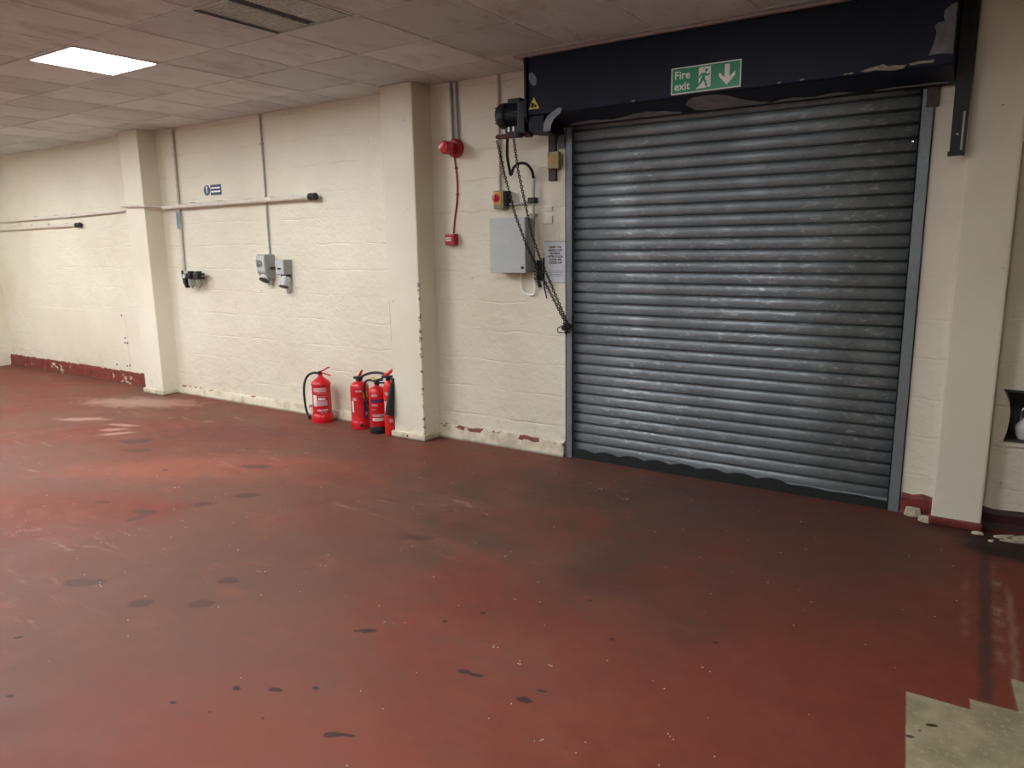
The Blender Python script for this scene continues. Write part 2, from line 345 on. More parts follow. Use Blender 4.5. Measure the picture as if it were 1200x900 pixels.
# ------------------------------------------------------------------ mesh helpers
class MB:
    def __init__(s): s.bm = bmesh.new()
    def box(s, x0, x1, y0, y1, z0, z1, rot=None, bev=0):
        g = bmesh.ops.create_cube(s.bm, size=1)['verts']
        c = Vector(((x0+x1)/2, (y0+y1)/2, (z0+z1)/2))
        for v in g:
            v.co = Vector((v.co.x*(x1-x0), v.co.y*(y1-y0), v.co.z*(z1-z0)))
            if rot is not None: v.co = rot @ v.co
            v.co += c
        if bev:
            es = list({e for v in g for e in v.link_edges})
            bmesh.ops.bevel(s.bm, geom=es, offset=bev, segments=2, affect='EDGES', profile=.6)
        return s
    def lathe(s, prof, o=(0, 0, 0), d=(0, 0, 1), seg=24):
        d = Vector(d).normalized(); q = d.to_track_quat('Z', 'Y').to_matrix(); o = Vector(o)
        rings = []
        for r, h in prof:
            if r < 1e-6: rings.append([s.bm.verts.new(o + d*h)]); continue
            rings.append([s.bm.verts.new(o + q @ Vector((r*math.cos(2*PI*k/seg), r*math.sin(2*PI*k/seg), h))) for k in range(seg)])
        for a, b in zip(rings, rings[1:]):
            for k in range(seg):
                k2 = (k+1) % seg
                if len(a) == 1 and len(b) == 1: continue
                if len(a) == 1: s.bm.faces.new((a[0], b[k], b[k2]))
                elif len(b) == 1: s.bm.faces.new((a[k], a[k2], b[0]))
                else: s.bm.faces.new((a[k], a[k2], b[k2], b[k]))
        for rr in (rings[0], rings[-1]):
            if len(rr) > 1: s.bm.faces.new(rr)
        return s
    def cyl(s, o, r, h, d=(0, 0, 1), seg=20): return s.lathe([(r, 0), (r, h)], o, d, seg)
    def tube(s, pts, r, seg=8, closed=False, smooth=0):
        P = [Vector(p) for p in pts]
        if smooth:
            Q = []
            n = len(P)
            for i in range(n if closed else n-1):
                p0 = P[(i-1) % n] if (closed or i > 0) else P[0]; p1 = P[i]; p2 = P[(i+1) % n]
                p3 = P[(i+2) % n] if (closed or i+2 < n) else P[-1]
                for k in range(smooth):
                    u = k/smooth
                    Q.append(.5*((2*p1)+(-p0+p2)*u+(2*p0-5*p1+4*p2-p3)*u*u+(-p0+3*p1-3*p2+p3)*u**3))
            if not closed: Q.append(P[-1])
            P = Q
        n = len(P); rings = []; up = None
        for i, p in enumerate(P):
            if closed: t = (P[(i+1) % n]-P[i-1]).normalized()
            else: t = (P[min(i+1, n-1)]-P[max(i-1, 0)]).normalized()
            if up is None: up = t.orthogonal().normalized()
            up = (up - t*up.dot(t)).normalized(); w = t.cross(up)
            rr = r[i] if isinstance(r, (list, tuple)) else r
            rings.append([s.bm.verts.new(p + (up*math.cos(2*PI*k/seg)+w*math.sin(2*PI*k/seg))*rr) for k in range(seg)])
        for i in range(n if closed else n-1):
            a, b = rings[i], rings[(i+1) % n]
            for k in range(seg): s.bm.faces.new((a[k], a[(k+1) % seg], b[(k+1) % seg], b[k]))
        if not closed:
            s.bm.faces.new(rings[0]); s.bm.faces.new(rings[-1])
        return s
    def prism(s, poly, fn, t0, t1):
        """poly: 2-D outline; fn(u, v, t) -> point; closed solid between t0 and t1"""
        a = [s.bm.verts.new(fn(u, v, t0)) for u, v in poly]; b = [s.bm.verts.new(fn(u, v, t1)) for u, v in poly]
        s.bm.faces.new(a); s.bm.faces.new(b[::-1])
        n = len(poly)
        for i in range(n): s.bm.faces.new((a[i], a[(i+1) % n], b[(i+1) % n], b[i]))
        return s
    def strip(s, rows):
        """grid of points -> quads"""
        vs = [[s.bm.verts.new(p) for p in r] for r in rows]
        for a, b in zip(vs, vs[1:]):
            for i in range(len(a)-1): s.bm.faces.new((a[i], a[i+1], b[i+1], b[i]))
        return s
    def build(s, name, mat, parent=None, smooth=False, kind=None, bevel=0):
        bmesh.ops.recalc_face_normals(s.bm, faces=s.bm.faces)
        me = bpy.data.meshes.new(name); s.bm.to_mesh(me); s.bm.free()
        me.materials.append(M[mat] if isinstance(mat, str) else mat)
        if smooth: me.shade_smooth()
        o = bpy.data.objects.new(name, me); COL.objects.link(o)
        if smooth: 
            try: me.set_sharp_from_angle(angle=math.radians(38))
            except Exception: pass
        if bevel:
            b = o.modifiers.new('bevel', 'BEVEL'); b.width = bevel; b.segments = 2; b.limit_method = 'ANGLE'
        if parent is not None:
            o.parent = parent; o.matrix_parent_inverse = Matrix.Translation(parent.location).inverted()
        if kind: o['kind'] = kind
        return o

def empty(name, loc):
    o = bpy.data.objects.new(name, None); o.empty_display_size = .05; o.location = loc; COL.objects.link(o); return o
def tag(o, label=None, cat=None, group=None):
    if label: o['label'] = label
    if cat: o['category'] = cat
    if group: o['group'] = group
    return o
def thing(name, loc, label, cat, group=None): return tag(empty(name, loc), label, cat, group)

def text(name, body, size, mat, o, parent, xdir=(1, 0, 0), ext=.001, align='LEFT', bold=0, sx=1.0):
    """text standing on a plane whose outward normal is -y"""
    cu = bpy.data.curves.new(name, 'FONT'); cu.body = body; cu.size = size; cu.extrude = ext; cu.align_x = align
    cu.offset = bold; cu.resolution_u = 3; cu.space_line = 1.0
    tmp = bpy.data.objects.new(name, cu); COL.objects.link(tmp)
    dg = bpy.context.evaluated_depsgraph_get(); me = bpy.data.meshes.new_from_object(tmp.evaluated_get(dg))
    bpy.data.objects.remove(tmp)
    me.transform(Matrix.Translation(Vector(o)) @ Matrix.Rotation(PI/2, 4, 'X') @ Matrix.Diagonal((sx, 1, 1, 1)))
    me.materials.clear(); me.materials.append(M[mat])
    ob = bpy.data.objects.new(name, me); COL.objects.link(ob)
    if parent is not None:
        ob.parent = parent; ob.matrix_parent_inverse = Matrix.Translation(parent.location).inverted()
    return ob

# ------------------------------------------------------------------ room shell
YW = 4.77; ZC = 2.825; XL = -11.75; XR = 3.2; YF = -5.0
b = MB(); b.box(XL-.2, XR+.2, YF-.2, YW+.6, -.1, 0); b.build('floor', 'floor', kind='structure')

w = MB(); T = .35
w.box(XL-.2, -2.655, YW, YW+T, -.02, ZC+.15)
w.box(-2.655, -.425, YW, YW+T, 2.46, ZC+.15)
w.box(-.425, .045, YW, YW+T, -.02, ZC+.15)
w.box(.045, 1.15, YW, YW+T, -.02, .495); w.box(.045, 1.15, YW, YW+T, .79, ZC+.15)
w.box(1.15, XR+.2, YW, YW+T, -.02, ZC+.15)
# swollen plaster jamb of the recess
w.prism([(.03, .495), (.069, .495), (.082, .55), (.088, .61), (.090, .66), (.080, .715), (.062, .76), (.047, .79), (.03, .79)], lambda u, v, t: (u, t, v), YW+.002, YW+.20)
w.box(.012, 1.2, YW-.012, YW+.01, .480, .497)
w.build('wall_back', 'wall', kind='structure')
b = MB(); b.box(XL-.25, XL, YF, YW, -.02, ZC+.15); b.build('wall_left', 'wall', kind='structure')
b = MB(); b.box(XR, XR+.25, YF, YW, -.02, ZC+.15); b.build('wall_right', 'wall', kind='structure')
b = MB(); b.box(XL-.2, XR+.2, YF-.25, YF, -.02, ZC+.15); b.build('wall_front', 'wall', kind='structure')
# dark lining of the recess
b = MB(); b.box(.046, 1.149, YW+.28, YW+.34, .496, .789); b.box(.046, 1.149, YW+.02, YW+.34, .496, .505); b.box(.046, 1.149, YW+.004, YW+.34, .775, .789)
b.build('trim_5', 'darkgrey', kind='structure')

# columns
def column(n, x0, x1, yf):
    bb = MB(); bb.box(x0, x1, yf, YW+.01, -.01, ZC+.005, bev=.012)
    return bb.build('trim_%d' % n, 'column', kind='structure')
column(1, -8.03, -7.68, 4.565)
column(2, -4.235, -3.905, 4.55)
column(3, -.232, .010, 4.64)

# ceiling: tiles and grid bars
tile_x0, tile_y0, DX, DY = -2.45, 2.52, .6, .605
LAMPS = {(-5, 0), (-8, -1), (-11, 0), (-14, 0), (-5, -4), (-9, -4), (-13, -4), (0, -2), (3, -4)}  # only the first panel is seen; the rest are added for brightness
VENT = (-2, 0)
b = MB(); g = MB()
i0 = math.floor((XL-tile_x0)/DX); i1 = math.ceil((XR-tile_x0)/DX); j0 = math.floor((YF-tile_y0)/DY); j1 = math.ceil((YW-tile_y0)/DY)
for i in range(i0, i1):
    for j in range(j0, j1):
        if (i, j) in LAMPS or (i, j) == VENT: continue
        x0, y0 = tile_x0+i*DX, tile_y0+j*DY
        a, c_, d_, e_ = (random.uniform(-.0015, .0015) for _ in range(4))
        m_ = .011
        b.prism([(x0+m_, y0+m_), (x0+DX-m_, y0+m_), (x0+DX-m_, y0+DY-m_), (x0+m_, y0+DY-m_)], lambda u, v, t: (u, v, t + a*((u-x0)/DX) + c_*((v-y0)/DY)), ZC+.004, ZC+.02)
for i in range(i0, i1+1):
    x = tile_x0+i*DX; b.box(x-.012, x+.012, YF, YW, ZC+.001, ZC+.008)
for j in range(j0, j1+1):
    y = tile_y0+j*DY; b.box(XL, XR, y-.012, y+.012, ZC+.0006, ZC+.0077)
b.box(XL-.2, XR+.2, YF-.2, YW+T, ZC+.14, ZC+.2)
ce = b.build('ceiling', 'ceil', kind='structure')

ADDED_BATTENS = [(-8.2, -2.4, 'added unseen hanging twin tube light in the rear half, nearest the left wall'), (-3.9, -2.4, 'added unseen hanging twin tube light in the rear half, straight behind the camera side')]
def lamp(i, j, label):
    x0, y0 = tile_x0+i*DX, tile_y0+j*DY
    t = thing('ceiling_light', (x0+DX/2, y0+DY/2, ZC), label, 'light', 'square ceiling light panels')
    f = MB(); k = .022
    for a in ((x0+.012, x0+DX-.012, y0+.012, y0+k+.01), (x0+.012, x0+DX-.012, y0+DY-k-.01, y0+DY-.012), (x0+.012, x0+k+.01, y0+k+.01, y0+DY-k-.01), (x0+DX-k-.01, x0+DX-.012, y0+k+.01, y0+DY-k-.01)):
        f.box(a[0], a[1], a[2], a[3], ZC-.003, ZC+.012)
    f.build('frame', 'lampframe', t)
    d = MB(); d.box(x0+k+.01, x0+DX-k-.01, y0+k+.01, y0+DY-k-.01, ZC, ZC+.01); d.build('diffuser', 'lamp', t)
lamp(-5, 0, 'lit square white ceiling light panel, the only one seen glowing in the photo')
added_panels = sorted(LAMPS - {(-5, 0)})
names = {(-8, -1): 'added lit ceiling panel nearest to the seen one, just out of frame at the left', (-11, 0): 'added lit ceiling panel over the far left bay in front of the far column',
         (-14, 0): 'added lit ceiling panel closest to the left wall beside the pipes', (-5, -4): 'added lit ceiling panel two metres into the room from the seen one', (-9, -4): 'added lit ceiling panel over the middle of the open floor',
         (-13, -4): 'added lit ceiling panel over the far left open floor', (0, -2): 'added lit ceiling panel over the floor in front of the shutter', (3, -4): 'added lit ceiling panel nearest the right wall'}
for (i, j) in added_panels: lamp(i, j, names[(i, j)])
# added unseen tube battens, hung in the rear half to brighten the ceiling
for (bx, by, lab_) in ADDED_BATTENS:
    t = thing('added_batten_light', (bx, by, 2.5), lab_, 'light', 'added hanging tube lights in the rear half')
    m = MB(); m.box(bx-.75, bx+.75, by-.05, by+.05, 2.52, 2.56, bev=.006); m.build('spine', 'lampframe', t)
    for dy in (-.045, .045):
        m = MB(); m.cyl((bx-.72, by+dy, 2.495), .016, 1.44, (1, 0, 0), 10); m.build('tube', 'added_tubelamp', t)
    for dx in (-.6, .6):
        m = MB(); m.cyl((bx+dx, by, 2.56), .003, ZC-2.56, seg=6); m.build('hanger', 'conduit', t)

# grille in the ceiling
x0, y0 = tile_x0+VENT[0]*DX, tile_y0+VENT[1]*DY
v = thing('ceiling_vent', (x0+.3, y0+.3, ZC), 'square grey louvred ceiling grille with a dark slot, right of the lit panel', 'vent')
b = MB(); b.box(x0+.012, x0+DX-.012, y0+.012, y0+DY-.012, ZC+.022, ZC+.032); b.build('backing', 'backgrey', v)
b = MB()
for k in range(24):
    y = y0+.03+k*(DY-.06)/23
    b.box(x0+.03, x0+.265, y-.0075, y+.0075, ZC+.002, ZC+.02); b.box(x0+.335, x0+DX-.03, y-.0075, y+.0075, ZC+.002, ZC+.02)
for k in range(12):
    x = x0+.05+k*(DX-.1)/11
    if abs(x-x0-.3) > .04: b.box(x-.004, x+.004, y0+.02, y0+DY-.02, ZC+.004, ZC+.022)
b.build('louvre', 'grille', v)
b = MB()
for a in ((x0+.014, x0+.030, y0+.014, y0+DY-.014), (x0+DX-.032, x0+DX-.014, y0+.014, y0+DY-.014)): b.box(*a, ZC-.004, ZC+.02)
for a in ((x0+.03, x0+DX-.032, y0+.014, y0+.03), (x0+.03, x0+DX-.032, y0+DY-.03, y0+DY-.014)): b.box(*a, ZC-.004, ZC+.02)
b.build('frame', 'grille', v)
b = MB(); b.box(x0+.270, x0+.330, y0+.06, y0+DY-.05, ZC+.006, ZC+.012); b.build('slot', 'void', v)
b = MB(); b.box(x0+.004, x0+.028, y0+.03, y0+DY-.04, ZC-.006, ZC-.003); b.build('gap', 'void', v)

# edge angle around the shutter housing
b = MB(); b.box(-2.86, XR, 4.375, 4.405, ZC-.012, ZC+.001); b.box(-2.86, -2.83, 4.405, YW, ZC-.012, ZC+.001)
b.build('trim_4', 'trim', kind='structure')

# skirtings
def cove(mb, x0, x1, yw, h, th, lump=.006):
    prof = [(0, 0), (-th*1.35, 0), (-th*1.2, .012), (-th, .035), (-th*.92, h*.8), (-th*.6, h), (0, h+.004)]
    rows = []; n = max(2, int((x1-x0)/.05))
    for k in range(n+1):
        x = x0+(x1-x0)*k/n
        dz = random.uniform(-lump, lump); dy = random.uniform(-lump, lump)*.6
        rows.append([(x, yw+a+(dy if a else 0), c+(dz if c > .02 else 0)) for a, c in prof])
    mb.strip(rows)
    for r in (rows[0], rows[-1]): mb.bm.faces.new([mb.bm.verts.new(p) for p in r])
b = MB(); cove(b, -7.68, -4.235, YW, .085, .028); cove(b, -3.905, -2.69, YW, .11, .03)
def plinth(mb, x0, x1, yf, h, th):
    mb.box(x0-th, x1+th, yf-th, YW, 0, h, bev=.012)
plinth(b, -4.235, -3.905, 4.55, .055, .022); plinth(b, -8.03, -7.68, 4.565, .06, .02)
b.build('baseboard_back', 'skirt_cream', kind='structure', smooth=True)
b = MB(); cove(b, XL, -8.03, YW, .15, .022, .008); b.build('baseboard_left', 'skirt_red', kind='structure', smooth=True)
b = MB(); cove(b, .012, XR, YW, .105, .02, .006); b.build('baseboard_right', 'skirt_dark', kind='structure')
b = MB(); cove(b, -.40, -.232, YW, .12, .02, .01); plinth(b, -.232, .010, 4.64, .052, .010)
b.build('trim_6', 'skirt_red', kind='structure')

# boarded patch on the left bay
t = thing('wall_board', (-9.8, YW, .2), 'flat cream wall board screwed on low down left of the far column', 'board')
b = MB(); b.box(-11.0, -8.66, YW-.005, YW-.001, .175, .86); b.build('panel', 'column', t)
for (sx, sz) in ((-8.72, .83), (-8.70, .56), (-8.71, .50), (-8.66, .50), (-8.72, .22), (-8.95, .22), (-8.66, .23)):
    b = MB(); b.cyl((sx, YW-.008, sz), .011, .004, (0, -1, 0), 10); b.build('screw', 'brown', t)

# ------------------------------------------------------------------ roller shutter
t = thing('roller_shutter', (-1.54, YW, 0), 'closed grey galvanised steel roller shutter of horizontal slats filling the doorway', 'shutter')
PITCH = .0752; rows = []; z = .045; X0, X1 = -2.632, -.448
prof = [(.000, .012), (.003, .000), (.0065, -.0005), (.0085, .005), (.0105, .000), (.016, -.002), (.026, -.0048), (.038, -.0062), (.050, -.0056), (.060, -.0030), (.068, .0015), (.0715, .009)]
k = 0
while z < 2.47:
    for dz, dy in prof: rows.append([(x, YW+.028+dy, z+dz) for x in (X0, -1.9, -1.2, X1)])
    z += PITCH; k += 1
mb = MB(); mb.strip(rows); cur = mb.build('slat_curtain', 'slat', t, smooth=True)
so = cur.modifiers.new('thick', 'SOLIDIFY'); so.thickness = .002; so.offset = 1
for xa, xb, sgn in ((-2.682, -2.622, 1), (-.470, -.402, -1)):
    b = MB()
    b.box(xa, xb, YW-.012, YW-.006, 0, 2.398)
    if sgn > 0: b.box(xa, xa+.006, YW-.012, YW+.06, 0, 2.398); b.box(xb-.006, xb, YW-.012, YW+.006, 0, 2.398)
    else: b.box(xb-.006, xb, YW-.012, YW-.001, 0, 2.398); b.box(xa, xa+.006, YW-.012, YW+.006, 0, 2.398)
    b.box(min(xa, xb), max(xa, xb), YW+.05, YW+.056, 0, 2.398) if False else None
    b.build('guide_rail', 'guide', t)
# bottom rail and torn rubber seal
b = MB(); b.box(X0, X1, YW+.012, YW+.035, .040, .062); b.build('bottom_rail', 'guide', t, bevel=.003)
top = []; n = 90
for q in range(n+1):
    x = X0+.002+(X1-X0-.004)*q/n; u = (x-X0)
    wv = .020*abs(math.sin(u*PI/.2+.3)) if u < 1.6 else .004*math.sin(u*23)
    top.append((x, .052 + wv + .010*math.sin(u*1.4)))
poly = [(X0+.002, .0)]+top+[(X1-.002, 0.0)]
b = MB(); b.prism(poly, lambda u, v, tt: (u, tt, v), YW-.006, YW+.006); b.build('rubber_seal', 'seal', t)
b = MB(); b.lathe([(.0, .006), (.007, .005), (.010, 0), (.010, -.004)], (-.497, YW+.010, 2.128), (0, -1, 0), 14); b.build('rivet', 'chrome', t, smooth=True)

# ------------------------------------------------------------------ shutter housing
t = thing('shutter_housing', (-1.54, YW-.2, 2.6), 'long navy blue steel roller housing under the ceiling above the shutter', 'housing')
b = MB(); b.prism([(YW-.004, 2.812), (4.42, 2.812), (4.42, 2.45), (4.44, 2.443), (4.70, 2.402), (YW-.004, 2.402)], lambda u, v, x: (x, u, v), -2.775, -.312)
b.build('cover', 'navy', t, bevel=.003)
b = MB(); b.prism([(YW-.003, 2.818), (4.40, 2.818), (4.40, 2.44), (4.46, 2.37), (4.66, 2.36), (YW-.003, 2.39)], lambda u, v, x: (x, u, v), -2.795, -2.776)
b.build('end_plate', 'navy', t, bevel=.003)
b = MB(); b.box(-2.80, -2.774, 4.405, 4.42, 2.78, 2.80); b.build('tab', 'black', t)
def soffit(mb, poly, d=.0012):
    mb.prism(poly, lambda u, v, s_: (u, 4.44+.26*min(max(v, 0), 1.0)+(0 if v > 0 else v*.08), 2.443-.041*min(max(v, 0), 1.0)-s_+(-v*.06 if v < 0 else 0)), .0003, d)
for poly in ([(-1.727, .46), (-1.69, .2), (-1.64, .04), (-1.576, 0), (-1.50, .03), (-1.44, .2), (-1.40, .48), (-1.33, .75), (-1.25, .93), (-1.30, .99), (-1.43, .97), (-1.636, .99), (-1.70, .9)],
             [(-2.60, .95), (-2.54, .82), (-2.42, .76), (-2.33, .86), (-2.27, .90), (-2.2, .84), (-2.10, .68), (-2.0, .62), (-1.90, .72), (-1.80, .90), (-1.81, .99), (-2.2, .995), (-2.6, .99)],
             [(-1.246, .98), (-1.18, .84), (-1.113, .80), (-1.06, .88), (-1.0, .92), (-.92, .80), (-.862, .80), (-.80, .92), (-.95, .99), (-1.24, .995)],
             [(-.70, .96), (-.62, .88), (-.50, .90), (-.40, .86), (-.34, .93), (-.345, .99), (-.55, .97), (-.69, .995)]):
    b = MB(); soffit(b, poly); b.build('peeled_patch', 'peel_brightened', t)
def fascia(poly, name, mat, y=4.42, d=.0015):
    b = MB(); b.prism(poly, lambda u, v, s_: (u, y-s_, v), .0002, d); return b.build(name, mat, t)
fascia([(-.316, 2.725), (-.34, 2.72), (-.366, 2.700), (-.37, 2.67), (-.362, 2.646), (-.392, 2.646), (-.404, 2.632), (-.396, 2.60), (-.40, 2.565), (-.41, 2.53), (-.422, 2.497), (-.38, 2.50), (-.34, 2.496), (-.316, 2.49)], 'peeled_patch', 'peel')
fascia([(-.731, 2.462), (-.69, 2.474), (-.65, 2.478), (-.624, 2.484), (-.60, 2.470), (-.57, 2.472), (-.54, 2.468), (-.515, 2.466), (-.53, 2.452), (-.57, 2.446), (-.61, 2.452), (-.66, 2.460), (-.70, 2.456)], 'paint_chip', 'chip')
fascia([(-.507, 2.470), (-.46, 2.476), (-.42, 2.474), (-.394, 2.476), (-.40, 2.462), (-.45, 2.464), (-.495, 2.460)], 'paint_chip', 'chip')
for cx in (-.80, -.775, -1.02, -2.01, -1.14):
    fascia([(cx-.014, 2.458), (cx, 2.464), (cx+.014, 2.460), (cx+.006, 2.455), (cx-.008, 2.454)], 'paint_chip', 'chip')
fascia([(-2.737+.028*math.cos(a*PI/8)*(1)+.012*math.sin(a*PI/8)*-1, 2.676+.044*math.sin(a*PI/8)) for a in range(16)], 'oval_plate', 'guide', d=.003)
b = MB(); b.prism([(4.425, 2.352), (4.425, 2.442), (4.70, 2.398), (4.70, 2.345), (4.55, 2.335)], lambda u, v_, x: (x, u, v_), -2.774, -2.66); b.build('bearing_plate', 'navy', t)
# sheet hanging off the lower left corner
b = MB(); b.prism([(-2.655, 2.335), (-2.64, 2.385), (-2.61, 2.43), (-2.57, 2.452), (-2.53, 2.475), (-2.505, 2.462), (-2.515, 2.435), (-2.56, 2.405), (-2.585, 2.37), (-2.60, 2.333)], lambda u, v, s_: (u, 4.414-s_-.02*math.sin((v-2.33)*20), v), 0, .003)
b.build('loose_flap', 'peel_brightened', t)

# exit sign
t = thing('fire_exit_sign', (-1.557, 4.418, 2.537), 'green and white fire exit sign with running man and down arrow', 'sign')
X0, X1, Z0, Z1 = -1.766, -1.352, 2.462, 2.611; yS = 4.4185
b = MB(); b.box(X0, X1, yS-.003, yS, Z0, Z1); b.build('plate', 'white', t)
b = MB(); b.box(X0+.007, X1-.007, yS-.0042, yS-.003, Z0+.007, Z1-.007); b.build('green_field', 'green', t)
yf = yS-.0044
text('lettering', 'Fire\nexit', .062, 'white', (X0+.020, yf, Z0+.085), t, ext=.0006, bold=.0012, sx=1.0)
def flat(name, poly, mat, par, y, d=.0012, ox=0, oz=0, s=1.0):
    bb = MB(); bb.prism([(ox+u*s, oz+v_*s) for u, v_ in poly], lambda u, v_, q: (u, y-q, v_), 0, d); return bb.build(name, mat, par)
flat('doorway', [(0, 0), (.072, 0), (.072, .112), (0, .112)], 'white', t, yf, .0008, X0+.168, Z0+.022)
ox, oz = X0+.158, Z0+.020
flat('running_man', [(.026, .054), (.020, .036), (.006, .022), (-.002, .010), (.006, .004), (.016, .018), (.030, .028), (.036, .040), (.046, .032), (.050, .012), (.056, .004), (.064, .008), (.060, .018), (.056, .038), (.046, .052), (.052, .066), (.064, .062), (.078, .070), (.074, .078), (.062, .072), (.050, .082), (.034, .082), (.018, .074), (.010, .058), (.016, .054), (.024, .066), (.032, .068)], 'green', t, yf-.0008, .0008, ox, oz)
b = MB(); b.cyl((ox+.056, yf-.0008, oz+.094), .009, .0008, (0, -1, 0), 14); b.build('running_man_head', 'green', t)
flat('white_wedge', [(-.012, .0), (.05, .0), (.05, .022), (.02, .016), (.0, .018)], 'white', t, yf, .0006, X0+.165, Z0+.018)
ax, az = X0+.335, Z0+.020
flat('arrow', [(0, 0), (.046, .048), (.046, .072), (.014, .042), (.014, .112), (-.014, .112), (-.014, .042), (-.046, .072), (-.046, .048)], 'white', t, yf, .001, ax, az)

# warning triangle
t = thing('warning_sticker', (-2.73, 4.398, 2.51), 'yellow triangular moving-machinery warning sticker on the left end of the navy housing', 'sticker')
cx, cz = -2.728, 2.480
b = MB(); b.prism([(cx-.052, cz), (cx+.052, cz), (cx, cz+.092)], lambda u, v_, q: (u, 4.4185-q, v_), 0, .001); b.build('black_border', 'ink', t)
b = MB(); b.prism([(cx-.042, cz+.006), (cx+.042, cz+.006), (cx, cz+.080)], lambda u, v_, q: (u, 4.4175-q, v_), 0, .001); b.build('yellow_field', 'yellow', t)
b = MB()
for dx, r in ((-.012, .012), (.012, .010)): b.cyl((cx+dx, 4.4165, cz+.024), r, .0006, (0, -1, 0), 10)
b.box(cx-.02, cx+.005, 4.4159, 4.4165, cz+.03, cz+.044); b.build('pictogram', 'ink', t)

# ------------------------------------------------------------------ motor
t = thing('shutter_motor', (-2.93, 4.5, 2.48), 'dark blue-grey cylindrical drive motor on the left end of the shutter housing', 'motor')
yM, zM = 4.50, 2.478
b = MB(); b.lathe([(0, -.0), (.05, .002), (.075, .012), (.086, .03), (.086, .075), (.080, .082), (0, .082)], (-3.065, yM, zM), (1, 0, 0), 28)
for k in range(6): b.box(-3.068, -3.06, yM-.05, yM+.05, zM-.052+k*.02, zM-.044+k*.02)
b.build('fan_cowl', 'motor', t, smooth=True)
b = MB(); b.cyl((-2.985, yM, zM), .066, .16, (1, 0, 0), 28)
for k in range(20):
    a = 2*PI*k/20; R = Matrix.Rotation(a, 3, 'X'); c = Vector((-2.91, yM, zM)) + R @ Vector((0, 0, .069))
    b.box(c.x-.07, c.x+.07, c.y-.002, c.y+.002, c.z-.009, c.z+.009, R)
b.build('barrel', 'motor', t, smooth=False)
b = MB(); b.box(-2.965, -2.865, yM-.045, yM+.045, zM+.068, zM+.103, bev=.005); b.build('terminal_box', 'motor', t)
b = MB(); b.box(-2.86, -2.801, yM-.09, yM+.10, 2.345, 2.55, bev=.01)
b.prism([(-2.80, 2.50), (-2.80, 2.335), (-2.74, 2.330), (-2.66, 2.352), (-2.62, 2.40), (-2.62, 2.44), (-2.70, 2.50)], lambda u, v_, q: (u, q, v_), 4.43, 4.56) if False else None
b.build('gearbox', 'black', t)
b = MB(); b.prism([(-3.01, 2.42), (-3.0, 2.345), (-2.86, 2.335), (-2.84, 2.42)], lambda u, v_, q: (u, q, v_), yM-.02, yM+.05); b.build('bracket', 'black', t)
for xx in (-2.975, -2.935):
    b = MB(); b.box(xx-.008, xx+.008, yM-.0225, yM-.0195, 2.385-.016, 2.385+.016, bev=.002); b.build('bracket_slot', 'white', t)
b = MB(); b.box(-3.085, -2.925, yM-.03, yM+.02, 2.328, 2.358, bev=.012); b.build('chain_guard', 'redbar', t)
b = MB(); b.lathe([(.0, 0), (.032, .0), (.036, .012), (.036, .03), (0, .034)], (-2.895, yM-.02, 2.325), (0, 0, 1), 16); b.build('chain_wheel_hub', 'black', t)
b = MB(); b.box(-2.86, -2.81, yM-.01, yM+.04, 2.326, 2.35, bev=.006); b.build('catch', 'redbar', t)

# ------------------------------------------------------------------ hand chain
def link(mb, c, d, flip, L=.0245, W=.0082, r=.0036):
    d = d.normalized(); s_ = d.orthogonal().normalized(); u = d.cross(s_)
    s_ = u if flip else s_
    pts = []
    for k in range(8):
        a = 2*PI*k/8
        pts.append(c + d*(math.cos(a)*L/2) + s_*(math.sin(a)*W))
    mb.tube(pts, r, 4, closed=True)
def strand(mb, pts, pitch=.0175):
    P = [Vector(p) for p in pts]; acc = 0; i = 0; flip = False
    for a, c in zip(P, P[1:]):
        L = (c-a).length; q = acc
        while q < L:
            link(mb, a+(c-a)*(q/L), c-a, flip); flip = not flip; q += pitch
        acc = q-L
t = thing('hand_chain', (-2.95, 4.5, 2.33), 'long dark steel pull chain hanging from the motor and tied to the shutter guide', 'chain')
b = MB()
strand(b, [(-3.075, 4.485, 2.308), (-3.04, 4.53, 2.06), (-2.985, 4.57, 1.80), (-2.91, 4.60, 1.58), (-2.84, 4.63, 1.43), (-2.78, 4.66, 1.30), (-2.655, 4.735, 1.005)])
b.build('slack_strand', 'chain', t)
b = MB()
strand(b, [(-2.935, 4.485, 2.308), (-2.93, 4.52, 2.12), (-2.90, 4.56, 1.90), (-2.86, 4.59, 1.66), (-2.80, 4.62, 1.47), (-2.735, 4.66, 1.29), (-2.645, 4.735, 1.01)])
b.build('taut_strand', 'chain', t)
b = MB()
for k in range(44):
    a = random.uniform(0, 2*PI); rr = random.uniform(.004, .034)
    link(b, Vector((-2.655+rr*math.cos(a), YW-.03-random.uniform(0, .03), .99+rr*1.2*math.sin(a))), Vector((random.uniform(-1, 1), random.uniform(-.3, .3), random.uniform(-1, 1))), k % 2)
b.build('chain_knot', 'chain', t)
b = MB()
b.tube([(-2.70, 4.735, 1.00), (-2.73, 4.73, .985), (-2.725, 4.73, .955), (-2.69, 4.735, .955)], .004, 6, smooth=4); b.build('tie_wire', 'black', t, smooth=True)

